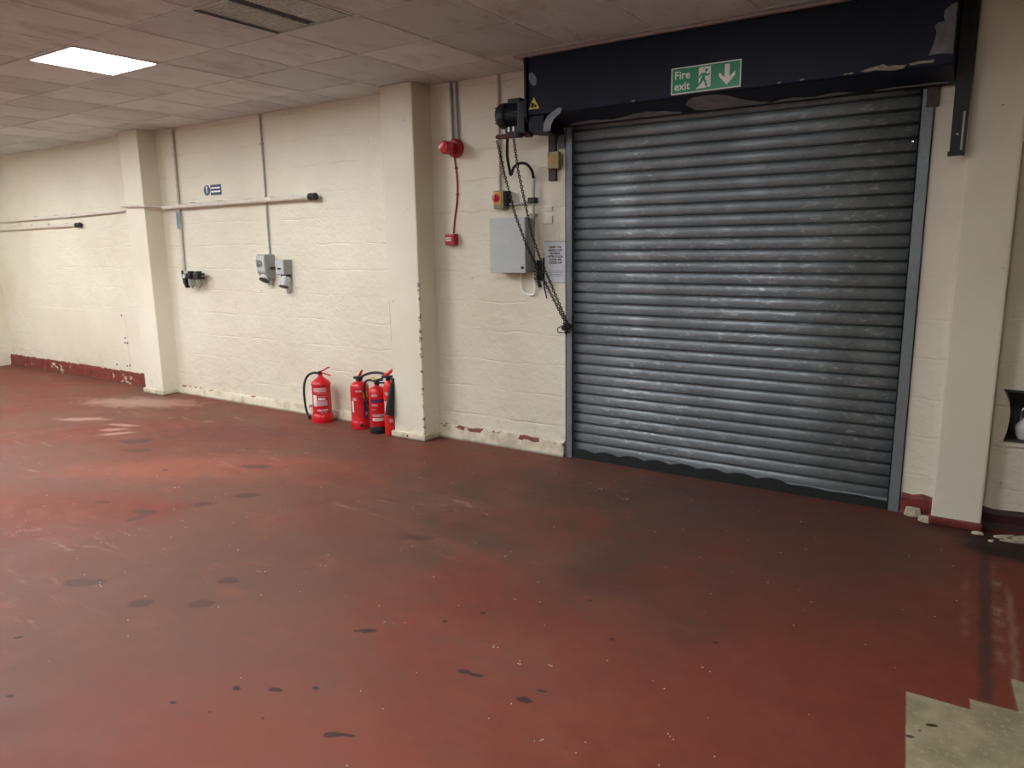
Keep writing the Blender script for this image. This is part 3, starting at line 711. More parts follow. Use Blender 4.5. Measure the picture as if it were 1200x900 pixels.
# black flexible hose
t = MB().tube([(-3.0, 4.50, 2.326), (-3.03, 4.54, 2.22), (-3.065, 4.62, 2.13), (-3.075, 4.655, 2.10), (-3.05, 4.655, 2.15), (-3.00, 4.665, 2.175), (-2.955, 4.68, 2.165), (-2.925, 4.70, 2.12), (-2.925, 4.72, 2.07)], .0105, 10, smooth=6).build('flexible_hose', 'cable', smooth=True)
tag(t, 'black flexible cable hose looping below the shutter motor', 'hose')
t = thing('vertical_conduit', (-3.0, YW, 1.85), 'short pale conduit from the black hose down behind the grey enclosure', 'conduit')
b = MB(); b.tube([(-2.925, 4.728, 2.085), (-2.935, 4.735, 1.97), (-2.945, 4.745, 1.77)], .012, 10); b.build('pipe', 'greybox', t, smooth=True)
b = MB(); b.box(-2.975, -2.915, 4.715, YW-.001, 1.895, 1.935, bev=.006); b.build('dark_clip', 'black', t)
b = MB(); b.box(-2.965, -2.92, 4.72, YW-.001, 1.80, 1.82, bev=.003); b.build('saddle', 'aged', t)

# ------------------------------------------------------------------ isolator with conduits
t = thing('rotary_isolator', (-3.22, YW, 1.92), 'small olive rotary isolator box with red knob on orange plate', 'switch')
b = MB(); b.box(-3.262, -3.172, 4.69, YW-.001, 1.862, 1.995, bev=.006); b.build('box', 'olive', t)
b = MB(); b.box(-3.258, -3.190, 4.686, 4.6902, 1.895, 1.985); b.build('orange_plate', 'orange', t)
b = MB(); b.lathe([(.030, 0), (.030, .008), (.018, .010), (.016, .014), (0, .016)], (-3.235, 4.686, 1.942), (0, -1, 0), 16); b.box(-3.242, -3.228, 4.662, 4.676, 1.920, 1.964, bev=.003); b.build('red_knob', 'redknob', t, smooth=True)
b = MB(); b.box(-3.1715, -3.150, 4.70, YW-.001, 1.885, 1.99, bev=.003); b.build('gland_block', 'void', t)
t = thing('painted_conduit', (-3.25, YW, 2.0), 'thin cream painted conduit running from ceiling to the rotary isolator', 'conduit')
b = MB(); b.tube([(-3.245, YW-.014, ZC), (-3.248, YW-.014, 1.998)], .011, 10); b.build('pipe', 'creampipe', t, smooth=True)
b = MB(); b.box(-3.268, -3.226, YW-.028, YW-.001, 2.12, 2.135, bev=.003); b.build('saddle', 'creampipe', t)
t = MB().tube([(-3.150, YW-.03, 1.895), (-2.99, YW-.035, 1.900)], .0085, 10).build('horizontal_conduit', 'greybox', smooth=True)
tag(t, 'short grey horizontal conduit leaving the right side of the rotary isolator', 'conduit')

# grey enclosure
t = thing('electrical_enclosure', (-3.1, YW, 1.59), 'large pale grey electrical enclosure on the wall behind the hanging chain', 'enclosure')
b = MB(); b.box(-3.252, -2.945, 4.645, YW-.001, 1.395, 1.790, bev=.006); b.build('body', 'greyside', t)
b = MB(); b.box(-3.256, -2.941, 4.622, 4.645, 1.391, 1.794, bev=.005); b.build('door', 'greybox', t)
for (sx, sz) in ((-3.235, 1.765), (-3.235, 1.42), (-2.965, 1.43)):
    b = MB(); b.cyl((sx, 4.622, sz), .007 if sx < -3 else .011, .004, (0, -1, 0), 12); b.build('lock', 'black' if sx > -3 else 'conduit', t)
t = MB().tube([(-3.055, YW-.03, 1.40), (-3.062, YW-.02, 1.30), (-3.05, YW-.014, 1.25), (-3.01, YW-.014, 1.225), (-2.96, YW-.014, 1.225), (-2.94, YW-.014, 1.25), (-2.937, YW-.02, 1.30), (-2.945, YW-.03, 1.345)], .008, 8, smooth=5).build('white_cable', 'white', smooth=True)
tag(t, 'white cable hanging in a loop below the grey enclosure', 'cable')
t = thing('chain_cleat', (-2.90, YW, 1.42), 'black cleat with coiled cord between the grey enclosure and the paper notice', 'cleat')
b = MB(); b.box(-2.925, -2.885, YW-.02, YW-.001, 1.33, 1.48, bev=.004); b.build('plate', 'black', t)
b = MB()
for k in range(5): b.tube([(-2.905+.028*math.cos(a*PI/5), YW-.035+.004*k-.012*math.sin(a*PI/5), 1.345+k*.026+.010*math.sin(a*PI/5)) for a in range(10)], .0045, 5, closed=True)
b.tube([(-2.905, YW-.03, 1.33), (-2.89, YW-.035, 1.30), (-2.885, YW-.03, 1.285)], .014, 8); b.build('cord', 'black', t)
t = MB().box(-2.872, -2.862, YW-.02, YW-.001, 1.33, 1.50, bev=.002).tube([(-2.867, YW-.014, 1.345), (-2.86, YW-.014, 1.28), (-2.835, YW-.02, 1.20)], .005, 6).build('black_strap', 'black')
tag(t, 'narrow black strap hanging at the left edge of the paper notice', 'strap')

# notice
t = thing('paper_notice', (-2.774, YW, 1.465), 'white paper notice with black capital text beside the left shutter guide', 'notice')
X0, X1, Z0, Z1 = -2.862, -2.684, 1.318, 1.618
b = MB(); b.box(X0, X1, YW-.006, YW-.003, Z0, Z1); b.build('sheet', 'paper', t)
lines = ['INSERT THE', 'HANDLE CLIP', 'MATERIAL', 'AFTER ROLLER', 'DOORS ARE', 'LOCKED OFF']
for k, s_ in enumerate(lines):
    text('notice_line', s_, .0208, 'ink', ((X0+X1)/2+.004, YW-.0063, Z1-.050-k*.0222), t, align='CENTER', ext=.0003, bold=.0008, sx=.90)
b = MB()
for k in range(4): b.box(X0+.03+(.008 if k % 2 else 0), X1-.02-(.010 if k == 3 else 0), YW-.0066, YW-.006, Z0+.083-k*.0115, Z0+.086-k*.0115)
b.build('small_print', 'inkgrey', t)
for za, zb in ((Z1-.004, Z1+.002), (Z0-.002, Z0+.003)):
    b = MB(); b.box(X0-.002, X1+.001, YW-.007, YW-.0062, za, zb); b.build('edge_tape', 'greyside', t)

# faint switch plates
for nm, z0, z1, lab in (('blank_plate', 1.835, 1.865, 'thin cream blank strip plate on the wall above the small cream plate'), ('blank_plate', 1.745, 1.80, 'small square cream blank plate on the wall above the paper notice')):
    b = MB(); b.box(-2.862, -2.790, YW-.012, YW-.001, z0, z1, bev=.003); tag(b.build(nm, 'creampipe'), lab, 'plate')

# batten and junction box near the guide
t = MB().box(-2.812, -2.752, YW-.028, YW-.001, 2.045, 2.385, bev=.004).build('mounting_strip', 'brown'); tag(t, 'brown rusty vertical mounting strip left of the shutter guide top', 'strip')
t = thing('junction_box', (-2.74, YW, 2.18), 'small yellowed junction box beside the top of the left shutter guide', 'box')
b = MB(); b.box(-2.795, -2.705, 4.70, YW-.029, 2.125, 2.240, bev=.005); b.box(-2.75, -2.705, YW-.029, YW-.001, 2.14, 2.22); b.build('body', 'aged', t)
b = MB(); b.box(-2.772, -2.728, 4.6975, 4.70, 2.15, 2.22); b.build('amber_sticker', 'amber', t)
t = MB().box(-2.742, -2.690, YW-.010, YW-.001, 2.26, 2.385, bev=.003).build('grey_plate', 'peel'); tag(t, 'pale grey metal plate between the rusty strip and the shutter guide', 'plate')

# ------------------------------------------------------------------ sounder, call point
t = thing('fire_alarm_sounder', (-3.66, YW, 2.338), 'red round fire alarm sounder with beacon high on the wall', 'alarm')
b = MB(); b.lathe([(.072, 0), (.072, .03), (.060, .055), (.030, .06), (.028, .085)], (-3.655, YW-.001, 2.338), (0, -1, 0), 26); b.build('base', 'redplastic', t, smooth=True)
b = MB(); b.lathe([(.026, .08), (.046, .09), (.050, .11), (.050, .155), (.040, .172), (0, .178)], (-3.655, YW-.001, 2.334), (0, -1, 0), 24); b.build('horn', 'redlens', t, smooth=True)
b = MB(); b.lathe([(.0, .176), (.020, .178), (.020, .182), (0, .184)], (-3.655, YW-.001, 2.334), (0, -1, 0), 16); b.build('horn_cap', 'redlens', t)
for xx, lab in ((-3.690, 'left of the two grey conduits dropping from the ceiling to the fire alarm'), (-3.640, 'right of the two grey conduits dropping from the ceiling to the fire alarm')):
    m = MB().tube([(xx, YW-.014, ZC), (xx+.006, YW-.014, 2.60), (xx+.008, YW-.014, 2.40)], .011, 10).build('grey_conduit', 'conduit', smooth=True)
    tag(m, lab, 'conduit', 'conduits above the fire alarm')
t = thing('red_cable', (-3.69, YW, 2.0), 'thin red cable running down from the alarm to the call point', 'cable')
b = MB(); b.tube([(-3.675, YW-.006, 2.275), (-3.655, YW-.006, 2.10), (-3.660, YW-.006, 1.95), (-3.69, YW-.006, 1.80), (-3.705, YW-.006, 1.69)], .0065, 8, smooth=5); b.build('sheath', 'redplastic', t, smooth=True)
for z_, x_ in ((2.19, -3.662), (1.99, -3.656)):
    b = MB(); b.box(x_-.012, x_+.016, YW-.014, YW-.001, z_-.006, z_+.006, bev=.002); b.build('clip', 'redplastic', t)
t = thing('call_point', (-3.70, YW, 1.645), 'square red fire alarm call point with white label on the wall', 'call point')
b = MB(); b.box(-3.752, -3.660, 4.708, YW-.001, 1.600, 1.688, bev=.008); b.build('housing', 'redplastic', t)
b = MB(); b.box(-3.740, -3.690, 4.7055, 4.708, 1.632, 1.660); b.build('white_label', 'label_white', t)
b = MB()
for k in range(5): b.box(-3.734+k*.008, -3.729+k*.008, 4.7048, 4.7055, 1.642, 1.651)
b.build('marking', 'ink', t)

# ------------------------------------------------------------------ right: post, jug, flakes
t = thing('steel_post', (-.26, 4.66, 2.03), 'dark steel channel post hanging from the ceiling at the right end of the housing', 'post')
b = MB(); b.box(-.305, -.236, 4.600, 4.607, 2.045, 2.82); b.box(-.305, -.299, 4.607, 4.70, 2.045, 2.82); b.build('channel', 'blackpaint', t)
b = MB(); b.box(-.246, -.2335, 4.585, 4.600, 2.02, 2.82); b.build('front_flange', 'blackpaint', t)
b = MB(); b.box(-.258, -.248, 4.597, 4.6, 2.05, 2.24); b.build('bright_scrape', 'conduit', t)
b = MB(); b.box(-.312, -.236, 4.59, 4.61, 2.022, 2.045); b.build('foot_cleat', 'blackpaint', t)
b = MB(); b.cyl((-.275, 4.60, 2.13), .006, .004, (0, -1, 0), 8); b.build('bolt', 'conduit', t)
t = MB().box(-.445, -.385, YW-.02, YW-.001, 2.30, 2.41, bev=.004).build('rusty_bracket', 'brown'); tag(t, 'brown rusty bracket at the top right corner of the shutter', 'bracket')

t = thing('white_jug', (.165, YW+.09, .505), 'small glossy white jug with looped handle in the dark wall recess', 'jug')
b = MB(); b.lathe([(0, 0), (.030, 0), (.040, .02), (.046, .055), (.045, .075), (.030, .098), (.014, .112), (.012, .118), (0, .12)], (.165, YW+.09, .505), (0, 0, 1), 20); b.build('body', 'jug', t, smooth=True)
b = MB(); b.tube([(.142, YW+.09, .61), (.143, YW+.09, .655), (.165, YW+.09, .685), (.19, YW+.09, .675), (.196, YW+.09, .635)], .008, 8, smooth=5); b.build('handle', 'chrome', t, smooth=True)

for k, (fx, fy, sx, sy, a, lab) in enumerate([(.115, 4.615, .055, .02, .3, 'leftmost long cream plaster flake on the floor at the foot of the right wall'),
        (.215, 4.655, .08, .022, .35, 'largest cream plaster flake, furthest right at the foot of the right wall'),
        (.165, 4.575, .06, .016, .25, 'middle cream plaster flake lying nearest the red floor by the right column'),
        (.062, 4.52, .012, .009, 0, 'tiny pale plaster crumb beside the foot of the right column'),
        (.25, 4.60, .05, .016, .4, 'pale plaster flake at the very right edge of the photo')]):
    pts = []
    for q in range(10):
        an = 2*PI*q/10; rr = random.uniform(.75, 1.15)
        u, v_ = math.cos(an)*sx*rr, math.sin(an)*sy*rr
        pts.append((fx+u*math.cos(a)-v_*math.sin(a), fy+u*math.sin(a)+v_*math.cos(a)))
    m = MB().prism(pts, lambda u, v_, z_: (u, v_, z_+.01*max(0, math.sin((u-fx)*40))*(z_ > .002)), .0005, .008).build('plaster_flake', 'plaster')
    tag(m, lab, 'debris', 'plaster flakes by the right column')
def lump(name, x, y, sx, sy, h, lab):
    pts = [(x+math.cos(q*PI/6)*sx*random.uniform(.7, 1.15), y+math.sin(q*PI/6)*sy*random.uniform(.7, 1.15)) for q in range(12)]
    m = MB().prism(pts, lambda u, v_, z_: (x+(u-x)*(1 if z_ < .01 else .8), v_ if z_ < .01 else y+(v_-y)*.8, z_), .001, h).build(name, 'plaster', bevel=.004)
    tag(m, lab, 'debris', 'plaster lumps at column feet')
lump('plaster_lump', -.255, 4.66, .04, .03, .035, 'cream plaster lump at the left foot of the right column')
lump('plaster_lump', -.33, 4.72, .045, .022, .055, 'low cream plaster lump between the shutter guide and right column')
lump('plaster_lump', .0, 4.60, .035, .018, .016, 'flat cream plaster lump at the right foot of the right column')

# ------------------------------------------------------------------ left bay services
t = thing('air_pipe', (-6.4, YW, 2.04), 'long cream painted pipe running along the wall and around the far column', 'pipe')
b = MB(); b.tube([(XL+.142, YW-.03, 1.985), (-9.5, YW-.03, 2.005), (-8.32, YW-.03, 2.03)], .015, 10); b.build('far_run', 'creampipe', t, smooth=True)
b = MB(); b.tube([(-8.32, YW-.035, 2.055), (-8.12, YW-.035, 2.06), (-8.06, 4.535, 2.06), (-7.72, 4.535, 2.05), (-7.635, 4.545, 2.045), (-7.60, YW-.062, 2.035), (-7.5, YW-.062, 2.03)], .014, 10); b.build('column_wrap', 'creampipe', t, smooth=True)
b = MB(); b.tube([(-7.52, YW-.062, 2.03), (-5.28, YW-.062, 2.043)], .021, 12); b.build('near_run', 'creampipe', t, smooth=True)
b = MB(); b.lathe([(.0, 0), (.024, .0), (.032, .012), (.032, .035), (.026, .045), (.026, .055), (.032, .065), (.032, .09), (.022, .1), (0, .1)], (-5.29, YW-.064, 2.043), (1, 0, 0), 18); b.build('end_cap', 'cable', t, smooth=True)
for xx in (-7.1, -6.65, -6.2, -5.85, -5.55):
    b = MB(); b.box(xx-.03, xx+.03, YW-.062, YW-.001, 2.060, 2.070, bev=.002); b.build('clip', 'creampipe', t)
for xx in (-11.0, -10.5, -10.0, -9.55, -9.1, -8.65):
    b = MB(); b.box(xx-.04, xx+.04, YW-.026, YW-.001, 2.03, 2.038, bev=.002); b.build('clip', 'creampipe', t)
t = thing('lower_air_pipe', (-10.5, YW, 1.89), 'shorter lower cream pipe with black end cap in the far left bay', 'pipe')
b = MB(); b.tube([(XL+.102, YW-.03, 1.878), (-9.45, YW-.03, 1.895)], .015, 10); b.build('pipe', 'creampipe', t, smooth=True)
b = MB(); b.lathe([(0, 0), (.02, 0), (.028, .01), (.028, .05), (.022, .06), (.028, .07), (.028, .11), (0, .12)], (-9.47, YW-.033, 1.895), (1, 0, 0), 16); b.build('end_cap', 'cable', t, smooth=True)
for xx in (-11.1, -10.65, -10.2, -9.75):
    b = MB(); b.box(xx-.035, xx+.035, YW-.026, YW-.001, 1.925, 1.933, bev=.002); b.build('clip', 'creampipe', t)
t = MB().box(XL+.001, XL+.10, YW-.08, YW-.001, 1.85, 1.90, bev=.01).box(XL+.001, XL+.14, YW-.06, YW-.001, 1.965, 2.01, bev=.01).build('pipe_bracket', 'creampipe'); tag(t, 'cream painted bracket holding both pipes in the far left corner', 'bracket')

t = thing('drop_pipe', (-7.35, YW, 1.4), 'cream painted pipe dropping from ceiling to the air regulator beside far column', 'pipe')
b = MB(); b.tube([(-7.345, YW-.02, ZC), (-7.355, YW-.02, 1.9), (-7.365, YW-.02, 1.37)], .018, 10); b.build('pipe', 'creampipe', t, smooth=True)
b = MB(); b.box(-7.375, -7.330, YW-.043, YW-.038, 1.80, 1.985); b.build('pale_blue_marker', 'paleblue', t)
b = MB()
for k in range(9): b.box(-7.360, -7.346, YW-.0445, YW-.043, 1.815+k*.017, 1.826+k*.017)
b.build('marker_print', 'ink', t)

t = thing('air_regulator', (-7.15, YW, 1.30), 'black air regulator unit with two cloudy bowls low beside the far column', 'regulator')
b = MB()
b.tube([(-7.365, YW-.04, 1.36), (-7.33, YW-.06, 1.335), (-7.27, YW-.07, 1.325), (-6.98, YW-.07, 1.315)], .013, 8); b.build('air_line', 'black', t, smooth=True)
for xx, nm in ((-7.16, 0), (-7.03, 1)):
    b = MB(); b.box(xx-.045, xx+.045, YW-.115, YW-.03, 1.285, 1.345, bev=.008); b.lathe([(.03, 0), (.034, .008), (.034, .022), (0, .026)], (xx, YW-.072, 1.343), (0, 0, 1), 14); b.build('regulator_head', 'black', t)
    b = MB(); b.lathe([(.036, 0), (.036, -.055), (.028, -.078), (.010, -.086), (.009, -.10), (0, -.10)], (xx, YW-.072, 1.285), (0, 0, 1), 16); b.build('bowl', 'bowl', t, smooth=True)
b = MB(); b.prism([(-7.31, 1.34), (-7.255, 1.34), (-7.245, 1.22), (-7.23, 1.19), (-7.255, 1.19), (-7.29, 1.24)], lambda u, v_, q: (u, q, v_), YW-.09, YW-.05); b.build('lever_valve', 'black', t)
b = MB(); b.lathe([(0, 0), (.024, 0), (.024, .016), (0, .018)], (-7.21, YW-.115, 1.315), (0, -1, 0), 16); b.build('gauge', 'greybox', t, smooth=True)
b = MB(); b.tube([(-6.98, YW-.07, 1.315), (-6.94, YW-.06, 1.318), (-6.91, YW-.03, 1.312)], .008, 8); b.build('outlet', 'olive', t)

t = thing('long_conduit', (-5.948, YW, 2.0), 'thin grey conduit running from the ceiling down to the interlocked socket', 'conduit')
b = MB(); b.tube([(-5.946, YW-.012, ZC), (-5.948, YW-.012, 1.535)], .0095, 10); b.build('pipe', 'conduit', t, smooth=True)
b = MB(); b.box(-5.966, -5.930, YW-.026, YW-.001, 2.55, 2.562, bev=.002); b.build('saddle', 'conduit', t)

t = thing('interlocked_socket', (-5.96, YW, 1.4), 'larger grey switched industrial socket at the foot of the thin conduit', 'socket')
b = MB(); b.prism([(YW-.001, 1.535), (4.665, 1.535), (4.655, 1.525), (4.655, 1.36), (4.70, 1.31), (YW-.001, 1.30)], lambda u, v_, x: (x, u, v_), -6.025, -5.898); b.build('body', 'greyside', t, bevel=.006)
b = MB(); b.box(-6.018, -5.905, 4.647, 4.655, 1.375, 1.525, bev=.003); b.build('front_plate', 'greybox', t)
b = MB(); b.lathe([(.030, 0), (.032, .010), (.020, .014), (.016, .03), (0, .03)], (-5.965, 4.647, 1.45), (0, -1, 0), 18); b.box(-5.972, -5.958, 4.605, 4.63, 1.42, 1.485, bev=.003); b.build('rotary_knob', 'greyside', t, smooth=True)
dz = Vector((0, -.55, -.83)).normalized()
b = MB(); b.lathe([(.040, 0), (.044, .01), (.044, .045), (.040, .05), (0, .05)], (-5.962, 4.705, 1.335), dz, 20); b.build('socket_collar', 'greybox', t, smooth=True)
b = MB(); b.lathe([(.046, .046), (.046, .060), (0, .062)], (-5.962, 4.705, 1.335), dz, 20); b.build('flap_rim', 'brown', t, smooth=True)
b = MB(); b.cyl((-5.945, 4.735, 1.31), .026, -.07, (0, 0, 1), 16); b.build('cable_gland', 'greyside', t)

t = thing('industrial_socket', (-5.72, YW, 1.4), 'smaller grey switch and plug socket right of the larger one', 'socket')
b = MB(); b.box(-5.775, -5.655, 4.675, YW-.001, 1.345, 1.485, bev=.008); b.build('body', 'greyside', t)
b = MB(); b.box(-5.770, -5.660, 4.668, 4.675, 1.350, 1.480, bev=.003); b.build('front_plate', 'greybox', t)
b = MB(); b.box(-5.732, -5.698, 4.655, 4.668, 1.395, 1.41, bev=.003); b.build('switch_toggle', 'void', t)
b = MB(); b.box(-5.74, -5.66, 4.70, YW-.02, 1.320, 1.346); b.build('neck', 'void', t)
dz = Vector((0, -.35, -.93)).normalized()
b = MB(); b.lathe([(.036, 0), (.044, .008), (.044, .09), (.038, .10), (0, .10)], (-5.695, 4.725, 1.325), dz, 20); b.build('plug_barrel', 'greybox', t, smooth=True)
b = MB(); b.lathe([(.046, .094), (.046, .106), (0, .108)], (-5.695, 4.725, 1.325), dz, 20); b.build('socket_rim', 'brown', t, smooth=True)
b = MB(); b.cyl((-5.67, 4.72, 1.22), .020, -.055, (0, 0, 1), 14); b.build('cable_gland', 'greyside', t)
t = MB().tube([(-5.898, YW-.05, 1.405), (-5.775, YW-.05, 1.405)], .013, 10).build('link_conduit', 'void', smooth=True); tag(t, 'short dark coupling joining the two grey sockets', 'coupling')

# blue mandatory sign
t = thing('blue_safety_sign', (-6.76, YW, 2.175), 'small blue and white mandatory sign on the wall above the long pipe', 'sign')
b = MB(); b.lathe([(.052, 0), (.052, .002), (0, .0022)], (-6.862, YW-.001, 2.178), (0, -1, 0), 24); b.build('blue_disc', 'signblue', t)
b = MB(); b.box(-6.868, -6.856, YW-.0045, YW-.003, 2.148, 2.205); b.cyl((-6.862, YW-.003, 2.208), .012, .0015, (0, -1, 0), 10); b.build('pictogram', 'white', t)
b = MB(); b.box(-6.800, -6.628, YW-.004, YW-.001, 2.126, 2.228); b.build('blue_plate', 'signblue', t)
b = MB(); b.box(-6.790, -6.645, YW-.005, YW-.004, 2.190, 2.203); b.box(-6.790, -6.645, YW-.005, YW-.004, 2.153, 2.168); b.build('white_lettering', 'white', t)

# ------------------------------------------------------------------ fire extinguishers
def patch(mb, cx, cy, r, a0, a1, z0, z1):
    rows = []
    for z_ in (z0, z1): rows.append([(cx+r*math.cos(a0+(a1-a0)*k/8), cy+r*math.sin(a0+(a1-a0)*k/8), z_) for k in range(9)])
    mb.strip(rows)
D = math.radians
VIEW = D(-42)
def lab(t, cx, cy, r, da0, da1, z0, z1, mat, name='label'):
    mb = MB(); patch(mb, cx, cy, r+.0012, VIEW+D(da0), VIEW+D(da1), z0, z1); mb.build(name, mat, t)
CAMR = Vector((math.sin(D(42)), math.cos(D(42)), 0))   # to the right as seen in the photo (along x mostly)
def R_(cx, cy, z_, right, front=0):
    f = Vector((math.cos(VIEW), math.sin(VIEW), 0))
    rgt = Vector((1.34, 0, 0))
    p = Vector((cx, cy, z_)) + rgt*right + f*front
    return p

# 1: red foam type with conical top and skirt base
cx, cy = -5.195, 4.62
t = thing('fire_extinguisher', (cx, cy, 0), 'leftmost red fire extinguisher standing alone with its hose hanging left', 'fire extinguisher', 'fire extinguishers by the column')
b = MB(); b.lathe([(0, .0), (.100, .0), (.103, .02), (.100, .055), (.090, .075), (.086, .08), (.086, .325), (.090, .33), (.090, .345), (.084, .355), (.060, .378), (.030, .398), (.020, .41), (.020, .425), (0, .425)], (cx, cy, 0), seg=32); b.build('cylinder', 'red', t, smooth=True)
lab(t, cx, cy, .086, -52, 30, .278, .315, 'label_pink'); lab(t, cx, cy, .086, -60, -30, .15, .25, 'label_white')
lab(t, cx, cy, .086, -22, 22, .205, .226, 'label_white'); lab(t, cx, cy, .086, -38, 34, .155, .20, 'label_pink'); lab(t, cx, cy, .086, -35, 35, .105, .125, 'label_pink'); lab(t, cx, cy, .086, -10, 28, .09, .096, 'label_pink')
lab(t, cx, cy, .086, -45, 35, .262, .267, 'label_pink'); lab(t, cx, cy, .086, -45, 35, .236, .241, 'label_pink')
b = MB(); b.lathe([(.016, .42), (.020, .425), (.020, .452), (0, .455)], (cx, cy, 0), seg=14); b.build('valve', 'black', t)
b = MB()
b.tube([R_(cx, cy, .445, -.005), R_(cx, cy, .470, .045), R_(cx, cy, .490, .075), R_(cx, cy, .495, .095)], .007, 6, smooth=3); b.build('squeeze_lever', 'red', t)
b = MB(); b.tube([R_(cx, cy, .437, 0), R_(cx, cy, .434, .05), R_(cx, cy, .425, .10)], .007, 6, smooth=3); b.build('carry_handle', 'red', t)
b = MB(); b.tube([R_(cx, cy, .430, 0, .01), R_(cx, cy, .432, -.06, .01), R_(cx, cy, .40, -.125, .01), R_(cx, cy, .33, -.165, .01), R_(cx, cy, .24, -.178, .01), R_(cx, cy, .15, -.175, .01), R_(cx, cy, .075, -.165, .02), R_(cx, cy, .03, -.14, .03)], .011, 10, smooth=5); b.build('hose', 'cable', t, smooth=True)
b = MB(); b.lathe([(.009, 0), (.014, .01), (.014, .03), (.010, .035), (0, .035)], R_(cx, cy, .006, -.135, .035), (-.3, .1, 1), 12); b.build('nozzle', 'black', t)

t.scale = (1, 1, 1.05)
# 2: red with ribbed base
cx, cy = -4.705, 4.625
t = thing('fire_extinguisher', (cx, cy, 0), 'second fire extinguisher from the left, all red with a yellow sticker', 'fire extinguisher', 'fire extinguishers by the column')
b = MB(); b.lathe([(0, 0), (.088, 0), (.090, .015), (.090, .060), (.084, .068), (.083, .07), (.083, .345), (.078, .372), (.062, .392), (.035, .402), (.024, .405), (.022, .418), (0, .418)], (cx, cy, 0), seg=32); b.build('cylinder', 'red', t, smooth=True)
b = MB(); b.box(-.012, .012, -.002, .002, -.012, .012); 
for v_ in b.bm.verts: v_.co = R_(cx, cy, .035, 0, .0905) + Vector((v_.co.x, 0, v_.co.z))
b.bm.free()
lab(t, cx, cy, .0895, -8, 8, .025, .048, 'void', 'base_slot'); lab(t, cx, cy, .083, 15, 50, .27, .325, 'label_yellow'); lab(t, cx, cy, .083, -30, 10, .325, .338, 'label_pink')
lab(t, cx, cy, .083, -62, -45, .15, .245, 'label_white'); lab(t, cx, cy, .083, 20, 62, .10, .24, 'label_blue'); lab(t, cx, cy, .083, 26, 56, .12, .15, 'label_pink'); lab(t, cx, cy, .083, -50, -25, .25, .275, 'label_pink')
b = MB(); b.lathe([(.030, .412), (.030, .425), (.020, .43), (.020, .445), (0, .448)], (cx, cy, 0), seg=14); b.tube([R_(cx, cy, .43, -.045), R_(cx, cy, .436, .03)], .012, 8); b.build('valve', 'black', t)
b = MB(); b.tube([R_(cx, cy, .44, .0), R_(cx, cy, .475, .018), R_(cx, cy, .50, .035)], [.012, .011, .009], 6); b.build('squeeze_lever', 'red', t)
b = MB(); b.tube([R_(cx, cy, .435, .01), R_(cx, cy, .475, .08), R_(cx, cy, .495, .16), R_(cx, cy, .49, .23), R_(cx, cy, .46, .29, -.0), R_(cx, cy, .40, .315, -.02)], .011, 10, smooth=5); b.build('hose', 'cable', t, smooth=True)

t.scale = (1, 1, 1.05)
# 3: red with black base
cx, cy = -4.452, 4.585
t = thing('fire_extinguisher', (cx, cy, 0), 'third fire extinguisher from the left, red with a black base ring', 'fire extinguisher', 'fire extinguishers by the column')
b = MB(); b.lathe([(0, .058), (.076, .058), (.076, .33), (.072, .355), (.055, .378), (.028, .390), (.020, .395), (.018, .41), (0, .41)], (cx, cy, 0), seg=32); b.build('cylinder', 'red', t, smooth=True)
b = MB(); b.lathe([(0, 0), (.074, 0), (.079, .008), (.079, .055), (.076, .062), (0, .062)], (cx, cy, 0), seg=32); b.build('base_ring', 'seal', t, smooth=True)
lab(t, cx, cy, .076, -45, -5, .315, .335, 'label_pink'); lab(t, cx, cy, .076, -55, 40, .265, .292, 'label_blue'); lab(t, cx, cy, .076, -45, -5, .235, .25, 'label_pink')
lab(t, cx, cy, .076, -45, -15, .205, .21, 'label_pink'); lab(t, cx, cy, .076, -45, 40, .145, .168, 'label_pink'); lab(t, cx, cy, .076, -45, 35, .112, .135, 'label_white'); lab(t, cx, cy, .076, 42, 68, .08, .30, 'label_blue')
b = MB(); b.lathe([(.022, .405), (.024, .41), (.022, .435), (0, .44)], (cx, cy, 0), seg=14); b.tube([R_(cx, cy, .43, -.02), R_(cx, cy, .455, .05)], .012, 8); b.build('valve', 'black', t)
b = MB(); b.tube([R_(cx, cy, .44, -.025), R_(cx, cy, .465, -.03)], .014, 8); b.build('yellow_tag', 'yellow', t)
b = MB(); b.tube([R_(cx, cy, .42, .0), R_(cx, cy, .435, -.05), R_(cx, cy, .42, -.095), R_(cx, cy, .37, -.115), R_(cx, cy, .29, -.110), R_(cx, cy, .20, -.090), R_(cx, cy, .13, -.083, .01), R_(cx, cy, .08, -.083, .015)], .0095, 10, smooth=5); b.build('hose', 'cable', t, smooth=True)
b = MB(); b.tube([R_(cx, cy, .42, .02), R_(cx, cy, .425, .06), R_(cx, cy, .41, .09)], .008, 6); b.build('carry_handle', 'black', t)

t.scale = (1, 1, 1.05)
